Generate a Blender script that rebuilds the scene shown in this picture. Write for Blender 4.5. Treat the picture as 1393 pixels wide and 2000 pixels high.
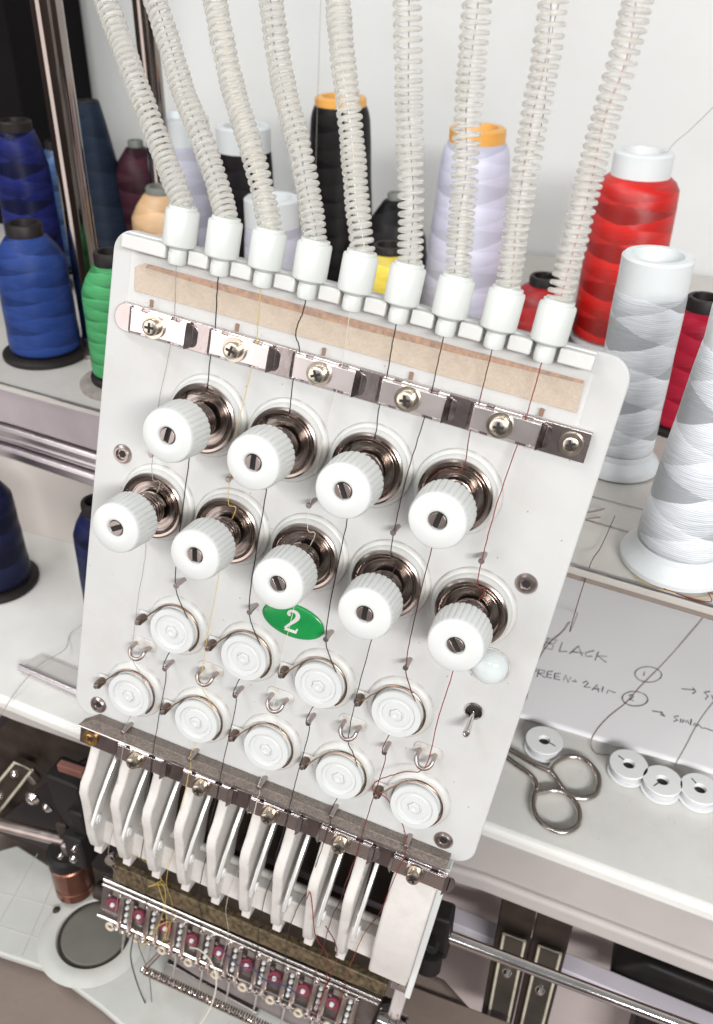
import bpy, math, random
from mathutils import Matrix, Vector
R = random.Random(7)
PI = math.pi
sc = bpy.context.scene
COL = sc.collection
for o in list(bpy.data.objects): bpy.data.objects.remove(o)

# ---------------------------------------------------------------- camera, light, exposure
CAM = Vector((12.0319, -27.9787, 21.5602))          # centimetres
cam = bpy.data.objects.new('camera', bpy.data.cameras.new('camera')); COL.objects.link(cam)
rows = [(0.93696, 0.34898, 0.01783), (0.20537, -0.50868, -0.83610), (-0.28271, 0.78706, -0.54828)]
m = Matrix(((rows[0][0], -rows[1][0], -rows[2][0]),
            (rows[0][1], -rows[1][1], -rows[2][1]),
            (rows[0][2], -rows[1][2], -rows[2][2]))).to_4x4()
m.translation = CAM * .01
cam.matrix_world = m
cam.data.sensor_fit = 'VERTICAL'; cam.data.sensor_height = 24; cam.data.sensor_width = 24
cam.data.lens = 24 * 1737.75 / 2000
cam.data.clip_start = .01; cam.data.clip_end = 50
cam.data.dof.use_dof = True; cam.data.dof.focus_distance = .37
cam.data.dof.aperture_fstop = 9.0
sc.camera = cam

w = bpy.data.worlds.new('World'); sc.world = w; w.use_nodes = True
nt = w.node_tree; nt.nodes.clear()
tc = nt.nodes.new('ShaderNodeTexCoord'); sp = nt.nodes.new('ShaderNodeSeparateXYZ')
mr = nt.nodes.new('ShaderNodeMapRange'); mr.inputs[1].default_value = -1; mr.inputs[2].default_value = 1
cr = nt.nodes.new('ShaderNodeValToRGB'); e = cr.color_ramp.elements
e[0].position = 0; e[0].color = (.10, .075, .065, 1)
e[1].position = 1; e[1].color = (.86, .90, .93, 1)
for p, c in ((.38, (.14, .105, .095, 1)), (.47, (.30, .24, .22, 1)), (.56, (.46, .44, .44, 1)), (.75, (.62, .65, .67, 1))):
    x = cr.color_ramp.elements.new(p); x.color = c
bg = nt.nodes.new('ShaderNodeBackground'); bg.inputs[1].default_value = .30
wo = nt.nodes.new('ShaderNodeOutputWorld')
L = nt.links.new
L(tc.outputs['Generated'], sp.inputs[0]); L(sp.outputs[2], mr.inputs[0]); L(mr.outputs[0], cr.inputs[0])
L(cr.outputs[0], bg.inputs[0]); L(bg.outputs[0], wo.inputs[0])

def area(name, loc, target, sx, sy, power, color):
    d = bpy.data.lights.new(name, 'AREA'); d.shape = 'RECTANGLE'; d.size = sx; d.size_y = sy
    d.energy = power; d.color = color
    o = bpy.data.objects.new(name, d); COL.objects.link(o); o.location = loc
    o.rotation_euler = (Vector(target) - Vector(loc)).to_track_quat('-Z', 'Y').to_euler()
    return o
area('ceiling_or_fill_lamp', (-.65, -.30, 1.15), (-.15, .25, 0), 1.1, .12, 8.5, (1, .995, .98))
area('ceiling_or_fill_lamp', (-.35, -1.50, .95), (0, 0, -.05), 1.1, .12, 5.5, (1, .995, .98))
area('ceiling_or_fill_lamp', (.95, -1.35, .72), (.16, .20, -.17), .9, .2, 31, (1, .99, .975))  # added fill lamp, brightens the paper and table on the right
area('clip_reflection_light', (-1.05, -1.35, .12), (0, 0, 0), 1.0, 1.2, 6.5, (1, .95, .93))  # added soft light panel, gives the left clips their bright reflection

sc.view_settings.view_transform = 'Standard'; sc.view_settings.look = 'None'
sc.view_settings.exposure = .26; sc.view_settings.gamma = 1
sc.render.engine = 'CYCLES'
sc.cycles.max_bounces = 10; sc.cycles.transparent_max_bounces = 24; sc.cycles.transmission_bounces = 8

# ---------------------------------------------------------------- helpers
P = .018                                              # needle pitch in metres: the unit on the panel
RP = Matrix(((0.993875, 0.107905, 0.023866), (0, 0.215962, -0.976402), (-0.110513, 0.970421, 0.214639)))
RPE = RP.to_euler()
def pan(u, v, h): return RP @ Vector((u, v, h)) * P

class MB:
    def __init__(s): s.v = []; s.f = []
    def add(s, vs, fs):
        n = len(s.v); s.v += [tuple(x) for x in vs]; s.f += [tuple(n + i for i in q) for q in fs]; return s
    def box(s, x0, x1, y0, y1, z0, z1):
        vs = [(x, y, z) for z in (z0, z1) for y in (y0, y1) for x in (x0, x1)]
        return s.add(vs, [(0, 2, 3, 1), (4, 5, 7, 6), (0, 1, 5, 4), (2, 6, 7, 3), (0, 4, 6, 2), (1, 3, 7, 5)])
    def lathe(s, prof, n=48, c=(0, 0, 0), rot=None, rib=None):
        vs = []
        for k, (r, z) in enumerate(prof):
            for i in range(n):
                a = 2 * PI * i / n; rr = r * (rib(k, i) if rib else 1)
                p = Vector((rr * math.cos(a), rr * math.sin(a), z))
                if rot: p = rot @ p
                vs.append(p + Vector(c))
        fs = [(k * n + i, k * n + (i + 1) % n, (k + 1) * n + (i + 1) % n, (k + 1) * n + i) for k in range(len(prof) - 1) for i in range(n)]
        s.add(vs, fs); b = len(s.v) - len(vs)
        if prof[0][0] > 1e-6: s.f.append(tuple(b + i for i in reversed(range(n))))
        if prof[-1][0] > 1e-6: s.f.append(tuple(b + (len(prof) - 1) * n + i for i in range(n)))
        return s
    def ring(s, prof, n=48, c=(0, 0, 0), rot=None):   # closed profile, no caps
        vs = []
        for (r, z) in prof:
            for i in range(n):
                a = 2 * PI * i / n; p = Vector((r * math.cos(a), r * math.sin(a), z))
                if rot: p = rot @ p
                vs.append(p + Vector(c))
        k_ = len(prof)
        return s.add(vs, [(k * n + i, k * n + (i + 1) % n, ((k + 1) % k_) * n + (i + 1) % n, ((k + 1) % k_) * n + i) for k in range(k_) for i in range(n)])
    def tube(s, pts, r, n=8, closed=False):
        pts = [Vector(p) for p in pts]; N = len(pts); rs = r if isinstance(r, (list, tuple)) else [r] * N
        T = []
        for i in range(N):
            if closed: d = pts[(i + 1) % N] - pts[i - 1]
            else: d = pts[min(i + 1, N - 1)] - pts[max(i - 1, 0)]
            T.append(d.normalized())
        up = Vector((0, 0, 1)) if abs(T[0].z) < .9 else Vector((1, 0, 0))
        a = (up - T[0] * up.dot(T[0])).normalized(); vs = []
        for i in range(N):
            a = (a - T[i] * a.dot(T[i])).normalized(); b = T[i].cross(a)
            for j in range(n):
                t = 2 * PI * j / n; vs.append(pts[i] + (a * math.cos(t) + b * math.sin(t)) * rs[i])
        M = N if closed else N - 1
        fs = [(i * n + j, i * n + (j + 1) % n, ((i + 1) % N) * n + (j + 1) % n, ((i + 1) % N) * n + j) for i in range(M) for j in range(n)]
        if not closed: fs += [tuple(reversed(range(n))), tuple((N - 1) * n + j for j in range(n))]
        return s.add(vs, fs)
    def prism(s, poly, z0, z1, axis='z'):             # polygon extruded; axis tells what the two poly numbers are
        n = len(poly)
        f = {'z': lambda a, b, c: (a, b, c), 'x': lambda a, b, c: (c, a, b), 'y': lambda a, b, c: (a, c, b)}[axis]
        vs = [f(a, b, z0) for a, b in poly] + [f(a, b, z1) for a, b in poly]
        return s.add(vs, [tuple(reversed(range(n))), tuple(range(n, 2 * n))] + [(i, (i + 1) % n, n + (i + 1) % n, n + i) for i in range(n)])
    def build(s, name, mat, parent=None, k=P, bevel=0, loc=None, ang=35, tri=False):
        me = bpy.data.meshes.new(name)
        me.from_pydata([(x * k, y * k, z * k) for x, y, z in s.v], [], s.f); me.update()
        import bmesh
        b = bmesh.new(); b.from_mesh(me); bmesh.ops.recalc_face_normals(b, faces=b.faces); b.to_mesh(me); b.free()
        me.polygons.foreach_set('use_smooth', [True] * len(me.polygons))
        me.set_sharp_from_angle(angle=math.radians(ang))
        o = bpy.data.objects.new(name, me); COL.objects.link(o)
        if mat: me.materials.append(mat)
        if parent: o.parent = parent
        if loc: o.location = Vector(loc) * k
        if bevel:
            q = o.modifiers.new('bevel', 'BEVEL'); q.width = bevel * k; q.segments = 3; q.limit_method = 'ANGLE'; q.angle_limit = math.radians(40); q.harden_normals = False
        return o

def tag(o, label=None, cat=None, group=None, kind=None):
    if label: o['label'] = label
    if cat: o['category'] = cat
    if group: o['group'] = group
    if kind: o['kind'] = kind
    return o
def thing(name, label, cat, loc=(0, 0, 0), rot=None, group=None):
    o = bpy.data.objects.new(name, None); COL.objects.link(o); o.empty_display_size = .01
    o.location = loc
    if rot is not None: o.rotation_euler = rot
    return tag(o, label, cat, group)
KIDS = {}
def dup(o, loc, parent):
    c = o.copy(); COL.objects.link(c); c.parent = parent; c.location = loc; out = [c]
    for ch in [x for x in bpy.data.objects if x.parent == o]:
        d = ch.copy(); COL.objects.link(d); d.parent = c; out.append(d)
    return out
def spline(pts, n=10):
    pts = [Vector(p) for p in pts]; out = []
    for i in range(len(pts) - 1):
        p0 = pts[max(i - 1, 0)]; p1 = pts[i]; p2 = pts[i + 1]; p3 = pts[min(i + 2, len(pts) - 1)]
        for j in range(n):
            t = j / n
            out.append(.5 * ((2 * p1) + (p2 - p0) * t + (2 * p0 - 5 * p1 + 4 * p2 - p3) * t * t + (3 * p1 - p0 - 3 * p2 + p3) * t ** 3))
    out.append(pts[-1]); return out

# ---------------------------------------------------------------- materials
def mat(name, col, rough=.4, metal=0, var=.06, nscale=40, bump=0, bscale=300, spec=.5, dirt=None, dscale=25, damt=.3, **kw):
    M = bpy.data.materials.new(name); M.use_nodes = True; t = M.node_tree; b = t.nodes['Principled BSDF']
    b.inputs['Roughness'].default_value = rough; b.inputs['Metallic'].default_value = metal
    b.inputs['Specular IOR Level'].default_value = spec
    for k_, v_ in kw.items(): b.inputs[k_.replace('_', ' ')].default_value = v_
    c = t.nodes.new('ShaderNodeTexCoord')
    n = t.nodes.new('ShaderNodeTexNoise'); n.inputs['Scale'].default_value = nscale; n.inputs['Detail'].default_value = 6
    t.links.new(c.outputs['Object'], n.inputs['Vector'])
    r = t.nodes.new('ShaderNodeValToRGB'); e = r.color_ramp.elements
    e[0].position = .3; e[1].position = .7
    e[0].color = (*[max(0, x * (1 - var)) for x in col], 1); e[1].color = (*[min(1, x * (1 + var)) for x in col], 1)
    t.links.new(n.outputs[0], r.inputs[0]); src = r.outputs[0]
    if dirt:
        n2 = t.nodes.new('ShaderNodeTexNoise'); n2.inputs['Scale'].default_value = dscale; n2.inputs['Detail'].default_value = 9; n2.inputs['Roughness'].default_value = .7
        t.links.new(c.outputs['Object'], n2.inputs['Vector'])
        r2 = t.nodes.new('ShaderNodeValToRGB'); r2.color_ramp.elements[0].position = .5; r2.color_ramp.elements[1].position = .78
        r2.color_ramp.elements[1].color = (damt,) * 3 + (1,)
        t.links.new(n2.outputs[0], r2.inputs[0])
        mx = t.nodes.new('ShaderNodeMix'); mx.data_type = 'RGBA'; mx.inputs[7].default_value = (*dirt, 1)
        t.links.new(r2.outputs[0], mx.inputs[0]); t.links.new(src, mx.inputs[6]); src = mx.outputs[2]
    t.links.new(src, b.inputs['Base Color'])
    if var or metal:
        mr = t.nodes.new('ShaderNodeMapRange'); mr.inputs[3].default_value = max(.02, rough * .8); mr.inputs[4].default_value = min(1, rough * 1.25)
        t.links.new(n.outputs[0], mr.inputs[0]); t.links.new(mr.outputs[0], b.inputs['Roughness'])
    if bump:
        nb = t.nodes.new('ShaderNodeTexNoise'); nb.inputs['Scale'].default_value = bscale; nb.inputs['Detail'].default_value = 4
        t.links.new(c.outputs['Object'], nb.inputs['Vector'])
        bp = t.nodes.new('ShaderNodeBump'); bp.inputs['Strength'].default_value = bump; bp.inputs['Distance'].default_value = .0006
        t.links.new(nb.outputs[0], bp.inputs['Height']); t.links.new(bp.outputs[0], b.inputs['Normal'])
    return M

panelM = mat('panel white', (.50, .503, .497), .55, var=.03, nscale=25, dirt=(.44, .37, .33), dscale=30, damt=.38, bump=.05, bscale=500)
whiteM = mat('white plastic', (.60, .61, .60), .35, var=.02)
knobM = mat('knob plastic', (.60, .615, .605), .32, var=.02, dirt=(.7, .66, .6), dscale=90, damt=.3)
wheelM = mat('wheel plastic', (.56, .575, .57), .45, var=.03, dirt=(.55, .48, .42), dscale=120, damt=.35)
bossM = mat('boss plastic', (.555, .56, .545), .4, var=.03, dirt=(.50, .42, .34), dscale=100, damt=.5)
nylonM = mat('nylon white', (.60, .62, .60), .33, var=.01, Subsurface_Weight=.25, Subsurface_Radius=(.004, .004, .004))
combM = mat('comb plastic', (.58, .555, .53), .45, var=.03, nscale=150, dirt=(.40, .31, .26), dscale=200, damt=.3)  # brown dirt, partly put in to paint the shade of the channel walls
chromeM = mat('chrome', (.70, .66, .64), .10, 1, var=.10, nscale=60)
discM = mat('disc steel', (.44, .38, .35), .20, 1, var=.2, nscale=30, dirt=(.25, .17, .13), dscale=60, damt=.5)
springM = mat('spring steel', (.36, .30, .27), .22, 1, var=.2, nscale=80)
clipM = mat('clip steel', (.86, .80, .79), .30, 1, var=.05, nscale=40)
railM = mat('rail steel', (.50, .44, .43), .26, 1, var=.2, nscale=50, bump=.2, bscale=200)
dullM = mat('dull steel', (.45, .38, .36), .35, 1, var=.2, nscale=90)
screwM = mat('screw steel', (.62, .56, .48), .25, 1, var=.2, nscale=200)
darkM = mat('dark hole', (.012, .010, .010), .6, var=.2)
bronzeM = mat('blackened spring', (.16, .12, .10), .35, .8, var=.3, nscale=200)
blackM = mat('black plastic', (.012, .010, .010), .5, var=.3, spec=.25)
feltM = mat('tan felt', (.44, .345, .245), .95, var=.12, nscale=900, bump=.5, bscale=2000, dirt=(.34, .21, .12), dscale=120, damt=.6)
rustM = mat('rust brown felt edge', (.30, .13, .04), .9, var=.5, nscale=500, bump=.5, bscale=600)
greenM = mat('badge green', (.012, .22, .055), .2, var=.12, nscale=120)
numM = mat('badge numeral', (.55, .52, .50), .4, var=.1)
lampM = mat('milky dome', (.62, .67, .67), .10, var=.02, Subsurface_Weight=.3, Subsurface_Radius=(.004, .004, .004))
dustM = mat('dusty bracket', (.19, .16, .14), .55, .35, var=.35, nscale=1100, bump=.4, bscale=1800)
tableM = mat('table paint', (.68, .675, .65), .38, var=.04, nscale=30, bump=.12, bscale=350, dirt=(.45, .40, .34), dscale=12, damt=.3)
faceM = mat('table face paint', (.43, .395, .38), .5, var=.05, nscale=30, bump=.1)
shelfM = mat('shelf plate', (.57, .545, .51), .4, .15, var=.07, nscale=20, bump=.1, dirt=(.30, .24, .20), dscale=20, damt=.4)
wallM = mat('wall paint', (.63, .64, .635), .7, var=.05, nscale=4, bump=.5, bscale=90, dirt=(.54, .52, .48), dscale=7, damt=.4)
alumM = mat('aluminium', (.60, .55, .57), .35, 1, var=.08, nscale=20)
paperM = mat('paper', (.86, .86, .88), .8, var=.02, nscale=12, bump=.8, bscale=14)
inkM = mat('ink', (.05, .04, .06), .7, var=.2)
bobM = mat('bobbin plastic', (.80, .82, .82), .35, var=.02)
steelM = mat('scissor steel', (.62, .57, .53), .20, 1, var=.08, nscale=60)
beigeM = mat('beige cover', (.21, .165, .14), .6, var=.08, nscale=30, bump=.3, bscale=200)
plateM = mat('needle plate paint', (.47, .475, .45), .45, var=.06, nscale=30, dirt=(.36, .32, .28), dscale=25, damt=.5)
mauveM = mat('mauve shade paint', (.26, .22, .22), .6, var=.1, nscale=20)
brownM = mat('dirty brass strip', (.11, .08, .045), .5, .3, var=.7, nscale=350, bump=.4)
olive = mat('dark oily metal', (.035, .024, .018), .5, .3, var=.4, nscale=80, bump=.3)
plumM = mat('plum felt washer', (.20, .03, .06), .8, var=.2)
copperM = mat('copper can', (.24, .10, .07), .25, .85, var=.25, nscale=50)
cabM = mat('black cabinet', (.006, .005, .006), .8, var=.3, nscale=20, spec=.1)
tanstrip = mat('outline strip', (.50, .46, .36), .5, var=.15, nscale=100)

def grime(M, zmax=None, specks=False, col=(.30, .22, .17), amt=.6):
    t = M.node_tree; N = t.nodes.new; b = t.nodes['Principled BSDF']; src = b.inputs['Base Color'].links[0].from_socket
    tc = N('ShaderNodeTexCoord'); mx = N('ShaderNodeMix'); mx.data_type = 'RGBA'; mx.inputs[7].default_value = (*col, 1)
    n = N('ShaderNodeTexNoise'); n.inputs['Scale'].default_value = 160 if not specks else 22; n.inputs['Detail'].default_value = 8; t.links.new(tc.outputs['Object'], n.inputs['Vector'])
    if specks:
        v = N('ShaderNodeTexVoronoi'); v.inputs['Scale'].default_value = 330; t.links.new(tc.outputs['Object'], v.inputs['Vector'])
        a = N('ShaderNodeMath'); a.operation = 'LESS_THAN'; a.inputs[1].default_value = .13; t.links.new(v.outputs['Distance'], a.inputs[0])
        sc_ = N('ShaderNodeSeparateColor'); t.links.new(v.outputs['Color'], sc_.inputs[0])
        c = N('ShaderNodeMath'); c.operation = 'GREATER_THAN'; c.inputs[1].default_value = .93; t.links.new(sc_.outputs[0], c.inputs[0])
        d = N('ShaderNodeMath'); d.operation = 'MULTIPLY'; t.links.new(a.outputs[0], d.inputs[0]); t.links.new(c.outputs[0], d.inputs[1])
        f = N('ShaderNodeMath'); f.operation = 'MULTIPLY'; t.links.new(d.outputs[0], f.inputs[0]); t.links.new(n.outputs[0], f.inputs[1])
    else:
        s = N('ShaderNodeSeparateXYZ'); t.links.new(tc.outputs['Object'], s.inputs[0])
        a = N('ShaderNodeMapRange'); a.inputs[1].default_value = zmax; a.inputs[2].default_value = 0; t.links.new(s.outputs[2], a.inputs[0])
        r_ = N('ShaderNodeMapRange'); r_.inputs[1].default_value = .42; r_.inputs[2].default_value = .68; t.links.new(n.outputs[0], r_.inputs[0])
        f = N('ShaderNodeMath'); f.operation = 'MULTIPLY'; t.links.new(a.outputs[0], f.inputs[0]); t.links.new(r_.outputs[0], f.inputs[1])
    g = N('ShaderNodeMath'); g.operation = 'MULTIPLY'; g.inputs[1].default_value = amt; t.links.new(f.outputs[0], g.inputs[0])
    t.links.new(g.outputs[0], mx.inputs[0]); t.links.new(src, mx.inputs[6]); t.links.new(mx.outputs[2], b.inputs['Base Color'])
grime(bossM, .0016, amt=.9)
grime(panelM, specks=True, amt=1.6)
grime(tableM, specks=True, amt=.8)
# clear spiral tube
tubeM = bpy.data.materials.new('clear spiral plastic'); tubeM.use_nodes = True
t = tubeM.node_tree; b = t.nodes['Principled BSDF']; out = t.nodes['Material Output']
b.inputs['Base Color'].default_value = (.99, .985, .965, 1); b.inputs['Roughness'].default_value = .05
b.inputs['Transmission Weight'].default_value = .80; b.inputs['IOR'].default_value = 1.40
tl_ = t.nodes.new('ShaderNodeBsdfTranslucent'); tl_.inputs[0].default_value = (.97, .96, .92, 1)
tr = t.nodes.new('ShaderNodeBsdfTransparent'); tr.inputs[0].default_value = (.97, .96, .93, 1)
m1 = t.nodes.new('ShaderNodeMixShader'); m1.inputs[0].default_value = .22
m2 = t.nodes.new('ShaderNodeMixShader'); m2.inputs[0].default_value = .22
t.links.new(b.outputs[0], m1.inputs[1]); t.links.new(tl_.outputs[0], m1.inputs[2])
t.links.new(m1.outputs[0], m2.inputs[1]); t.links.new(tr.outputs[0], m2.inputs[2]); t.links.new(m2.outputs[0], out.inputs[0])
sheathM = bpy.data.materials.new('thin clear sleeve'); sheathM.use_nodes = True
t = sheathM.node_tree; b = t.nodes['Principled BSDF']; out = t.nodes['Material Output']
tr = t.nodes.new('ShaderNodeBsdfTransparent'); mx = t.nodes.new('ShaderNodeMixShader'); mx.inputs[0].default_value = .12
b.inputs['Base Color'].default_value = (.92, .91, .87, 1); b.inputs['Roughness'].default_value = .2
t.links.new(tr.outputs[0], mx.inputs[1]); t.links.new(b.outputs[0], mx.inputs[2]); t.links.new(mx.outputs[0], out.inputs[0])
filmM = bpy.data.materials.new('clear film'); filmM.use_nodes = True
t = filmM.node_tree; b = t.nodes['Principled BSDF']; out = t.nodes['Material Output']
tr = t.nodes.new('ShaderNodeBsdfTransparent'); mx = t.nodes.new('ShaderNodeMixShader'); mx.inputs[0].default_value = .10
b.inputs['Base Color'].default_value = (.88, .86, .84, 1); b.inputs['Roughness'].default_value = .1
t.links.new(tr.outputs[0], mx.inputs[1]); t.links.new(b.outputs[0], mx.inputs[2]); t.links.new(mx.outputs[0], out.inputs[0])

def thread_mat(name, col, pitch=.026, turns=1, contrast=.22, sheen=.6, rough=.38, bumpy=.6):
    """wound thread: two crossing families of helical bands, fine strand relief"""
    M = bpy.data.materials.new(name); M.use_nodes = True; t = M.node_tree; N = t.nodes.new; l = t.links.new
    b = t.nodes['Principled BSDF']; b.inputs['Roughness'].default_value = rough
    tc = N('ShaderNodeTexCoord'); s = N('ShaderNodeSeparateXYZ'); l(tc.outputs['Object'], s.inputs[0])
    def mth(op, a, c=None):
        n = N('ShaderNodeMath'); n.operation = op
        for i, x in enumerate((a, c)):
            if x is None: continue
            if isinstance(x, (int, float)): n.inputs[i].default_value = x
            else: l(x, n.inputs[i])
        return n.outputs[0]
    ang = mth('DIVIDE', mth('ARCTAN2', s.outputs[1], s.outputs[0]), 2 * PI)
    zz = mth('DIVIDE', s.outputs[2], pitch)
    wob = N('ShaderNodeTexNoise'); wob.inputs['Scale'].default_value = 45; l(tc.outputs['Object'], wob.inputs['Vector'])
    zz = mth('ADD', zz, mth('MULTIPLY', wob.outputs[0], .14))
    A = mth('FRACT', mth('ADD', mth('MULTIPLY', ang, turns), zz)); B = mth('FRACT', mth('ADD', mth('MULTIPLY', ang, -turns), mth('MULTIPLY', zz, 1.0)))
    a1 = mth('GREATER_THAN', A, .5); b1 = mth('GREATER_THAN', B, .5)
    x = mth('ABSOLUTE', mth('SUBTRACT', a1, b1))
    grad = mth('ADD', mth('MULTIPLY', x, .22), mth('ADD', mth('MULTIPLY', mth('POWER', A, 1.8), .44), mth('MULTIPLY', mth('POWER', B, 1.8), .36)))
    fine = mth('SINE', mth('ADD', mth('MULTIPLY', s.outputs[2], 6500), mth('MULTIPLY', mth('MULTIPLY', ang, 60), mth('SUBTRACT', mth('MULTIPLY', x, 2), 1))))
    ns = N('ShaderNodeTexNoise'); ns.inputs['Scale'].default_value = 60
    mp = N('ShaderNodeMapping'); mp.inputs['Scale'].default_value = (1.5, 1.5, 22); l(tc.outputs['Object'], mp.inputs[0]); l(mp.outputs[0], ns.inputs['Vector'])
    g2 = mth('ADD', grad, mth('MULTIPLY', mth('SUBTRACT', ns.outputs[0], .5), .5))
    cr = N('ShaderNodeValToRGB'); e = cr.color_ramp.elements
    e[0].color = (*[c * (1 - contrast) for c in col], 1); e[1].color = (*[min(1, c * (1 + contrast)) for c in col], 1)  # light and dark bands paint the winding's sheen into the base colour
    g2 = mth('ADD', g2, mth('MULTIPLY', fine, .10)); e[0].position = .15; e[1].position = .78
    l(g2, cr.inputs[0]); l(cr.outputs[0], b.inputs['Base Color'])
    b.inputs['Anisotropic'].default_value = .75
    tg = N('ShaderNodeTangent'); tg.direction_type = 'RADIAL'; tg.axis = 'Z'; l(tg.outputs[0], b.inputs['Tangent'])
    l(mth('ADD', .40, mth('MULTIPLY', x, .2)), b.inputs['Anisotropic Rotation'])
    b.inputs['Specular IOR Level'].default_value = sheen if max(col) > .31 else .15
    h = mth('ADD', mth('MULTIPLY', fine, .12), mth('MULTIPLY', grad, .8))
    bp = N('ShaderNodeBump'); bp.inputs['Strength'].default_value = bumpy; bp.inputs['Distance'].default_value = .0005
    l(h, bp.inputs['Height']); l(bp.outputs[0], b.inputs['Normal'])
    return M

# ================================================================ SETTING
wall = MB().box(-130, 120, 55, 57, -60, 90).build('wall', wallM, k=.01); tag(wall, 'pale blue grey painted wall behind the thread cones', 'wall', kind='structure')

cabinet = tag(MB().box(-95, -46.3, 43, 54, -40, 60).build('cabinet', cabM, k=.01, bevel=.3), 'black upright cabinet at the far left against the wall', 'cabinet')
floor = MB().box(-130, 120, -80, 57, -62, -60).build('floor', mauveM, k=.01); tag(floor, 'dark floor under the machine', 'floor', kind='structure')

# ---- work table
wt = thing('work_table', 'long white painted machine table running behind and beside the tension panel', 'table', (.1, .1, -.177))
def rel(pts, o): return [(a - o[0], b - o[1]) for a, b in pts]
front = [(-75, 5.2), (-21, 1.04), (-14.87, .59), (-6, .9), (8.32, 2.77), (19.96, 2.01), (45, .35)]
MB().prism(rel(front + [(60, 54.5), (-80, 54.5)], (10, 10)), -1.1, 0).build('table_top', tableM, wt, k=.01, bevel=.35)
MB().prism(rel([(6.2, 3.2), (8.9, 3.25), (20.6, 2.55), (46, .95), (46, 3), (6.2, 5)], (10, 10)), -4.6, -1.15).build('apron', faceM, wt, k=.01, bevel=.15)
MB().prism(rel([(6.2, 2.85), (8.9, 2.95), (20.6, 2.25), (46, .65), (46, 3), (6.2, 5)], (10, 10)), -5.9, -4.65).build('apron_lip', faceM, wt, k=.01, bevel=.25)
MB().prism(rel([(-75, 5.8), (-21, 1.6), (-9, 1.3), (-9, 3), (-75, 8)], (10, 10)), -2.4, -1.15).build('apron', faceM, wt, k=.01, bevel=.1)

bb = tag(MB().box(-80, -9, 16.3, 17.3, -17.68, -3.9).build('backboard', mat('board paint', (.62, .57, .53), .5, var=.12, nscale=6), k=.01), 'greyish board standing along the rear of the table at left under the cone shelf', 'board')

strip = thing('guide_rail', 'low pale metal strip with bright round edge on the table left of the panel', 'rail', (-.2, .035, -.177))
MB().prism([(-1.3, .2), (-.8, 1.4), (11, .2), (11, -1.2), (-1.1, -.1)], .02, .35).build('strip_plate', mat('strip paint', (.50, .48, .46), .45, var=.05), strip, k=.01, bevel=.06)
MB().tube([(-1.3, -.1, .42), (11, -1.5, .42)], .22, 14).build('round_edge', alumM, strip, k=.01)

# ---- cone shelf
sh = thing('cone_shelf', 'grey metal shelf carrying the thread cones behind the panel', 'shelf', (0, .2, -.033))
sfront = [(-75, 17.2), (-27.1, 13.2), (-18.97, 12.3), (-3, 8.9), (10, 7.15), (16.6, 6.35), (45, 2.6)]
sfz = lambda a: a
MB().prism(rel(sfront + [(50, 54.6), (-80, 54.6)], (0, 20)), -.45, 0).build('shelf_plate', shelfM, sh, k=.01, bevel=.08)
fr = MB().prism(rel([(-75, 17.5), (-27.1, 13.5), (-13, 11.7), (-13, 16), (-75, 21)], (0, 20)), -3.2, -.5).build('fascia', mat('mauve grey paint', (.36, .31, .33), .4, var=.12, nscale=25), sh, k=.01, bevel=.2)
for k, (za, zb, dy) in enumerate(((-4.0, -3.3, -.35), (-4.7, -4.1, -.1), (-5.7, -4.8, -.5))):
    MB().prism(rel([(-75, 17.5 + dy), (-27.1, 13.5 + dy), (-13, 11.7 + dy), (-13, 16), (-75, 21)], (0, 20)), za, zb).build('extrusion', alumM, sh, k=.01, bevel=.22)
MB().tube([(-75, 17.1 - 20, .05), (-27.1, 13.2 - 20, .05), (-18.97, 12.3 - 20, .05), (-3, 8.9 - 20, .05), (10, 7.2 - 20, .05), (16.6, 6.4 - 20, .05), (45, 2.7 - 20, .05)], .1, 8).build('bright_edge', chromeM, sh, k=.01)
for (x0, y0, x1, y1) in ((9.6, 13.75, 30, 11.6), (10, 11.35, 30, 8.6)):
    MB().tube([(x0, y0 - 20, .02), (x1, y1 - 20, .02)], .07, 6).build('plate_joint', chromeM, sh, k=.01)
MB().prism(rel([(-3, 9.2), (10, 7.5), (16.6, 6.7), (45, 3), (45, 5), (-3, 12)], (0, 20)), -.95, -.5).build('shelf_lip', mat('lip brown', (.30, .25, .22), .45, .2, var=.1), sh, k=.01, bevel=.05)

# ---- chrome posts
def post(x, y, r, label):
    p = thing('chrome_post', label, 'post', (x * .01, y * .01, -.033), group='chrome posts of the cone stand')
    MB().lathe([(r, 0), (r, 60)], 40).build('tube', mat('post chrome', (.30, .26, .24), .10, 1, var=.15, nscale=20), p, k=.01)
    MB().lathe([(r * 1.8, 0), (r * 1.8, .3), (r * 1.05, .5), (r * 1.05, 1.2)], 40).build('foot_flange', dullM, p, k=.01)
post(-24.6, 20.2, .92, 'thick chrome post between the blue cone and the dark slate cone')
post(-28.1, 36.0, .85, 'chrome post rising behind the first spiral tubes above the beige cone')

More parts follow.
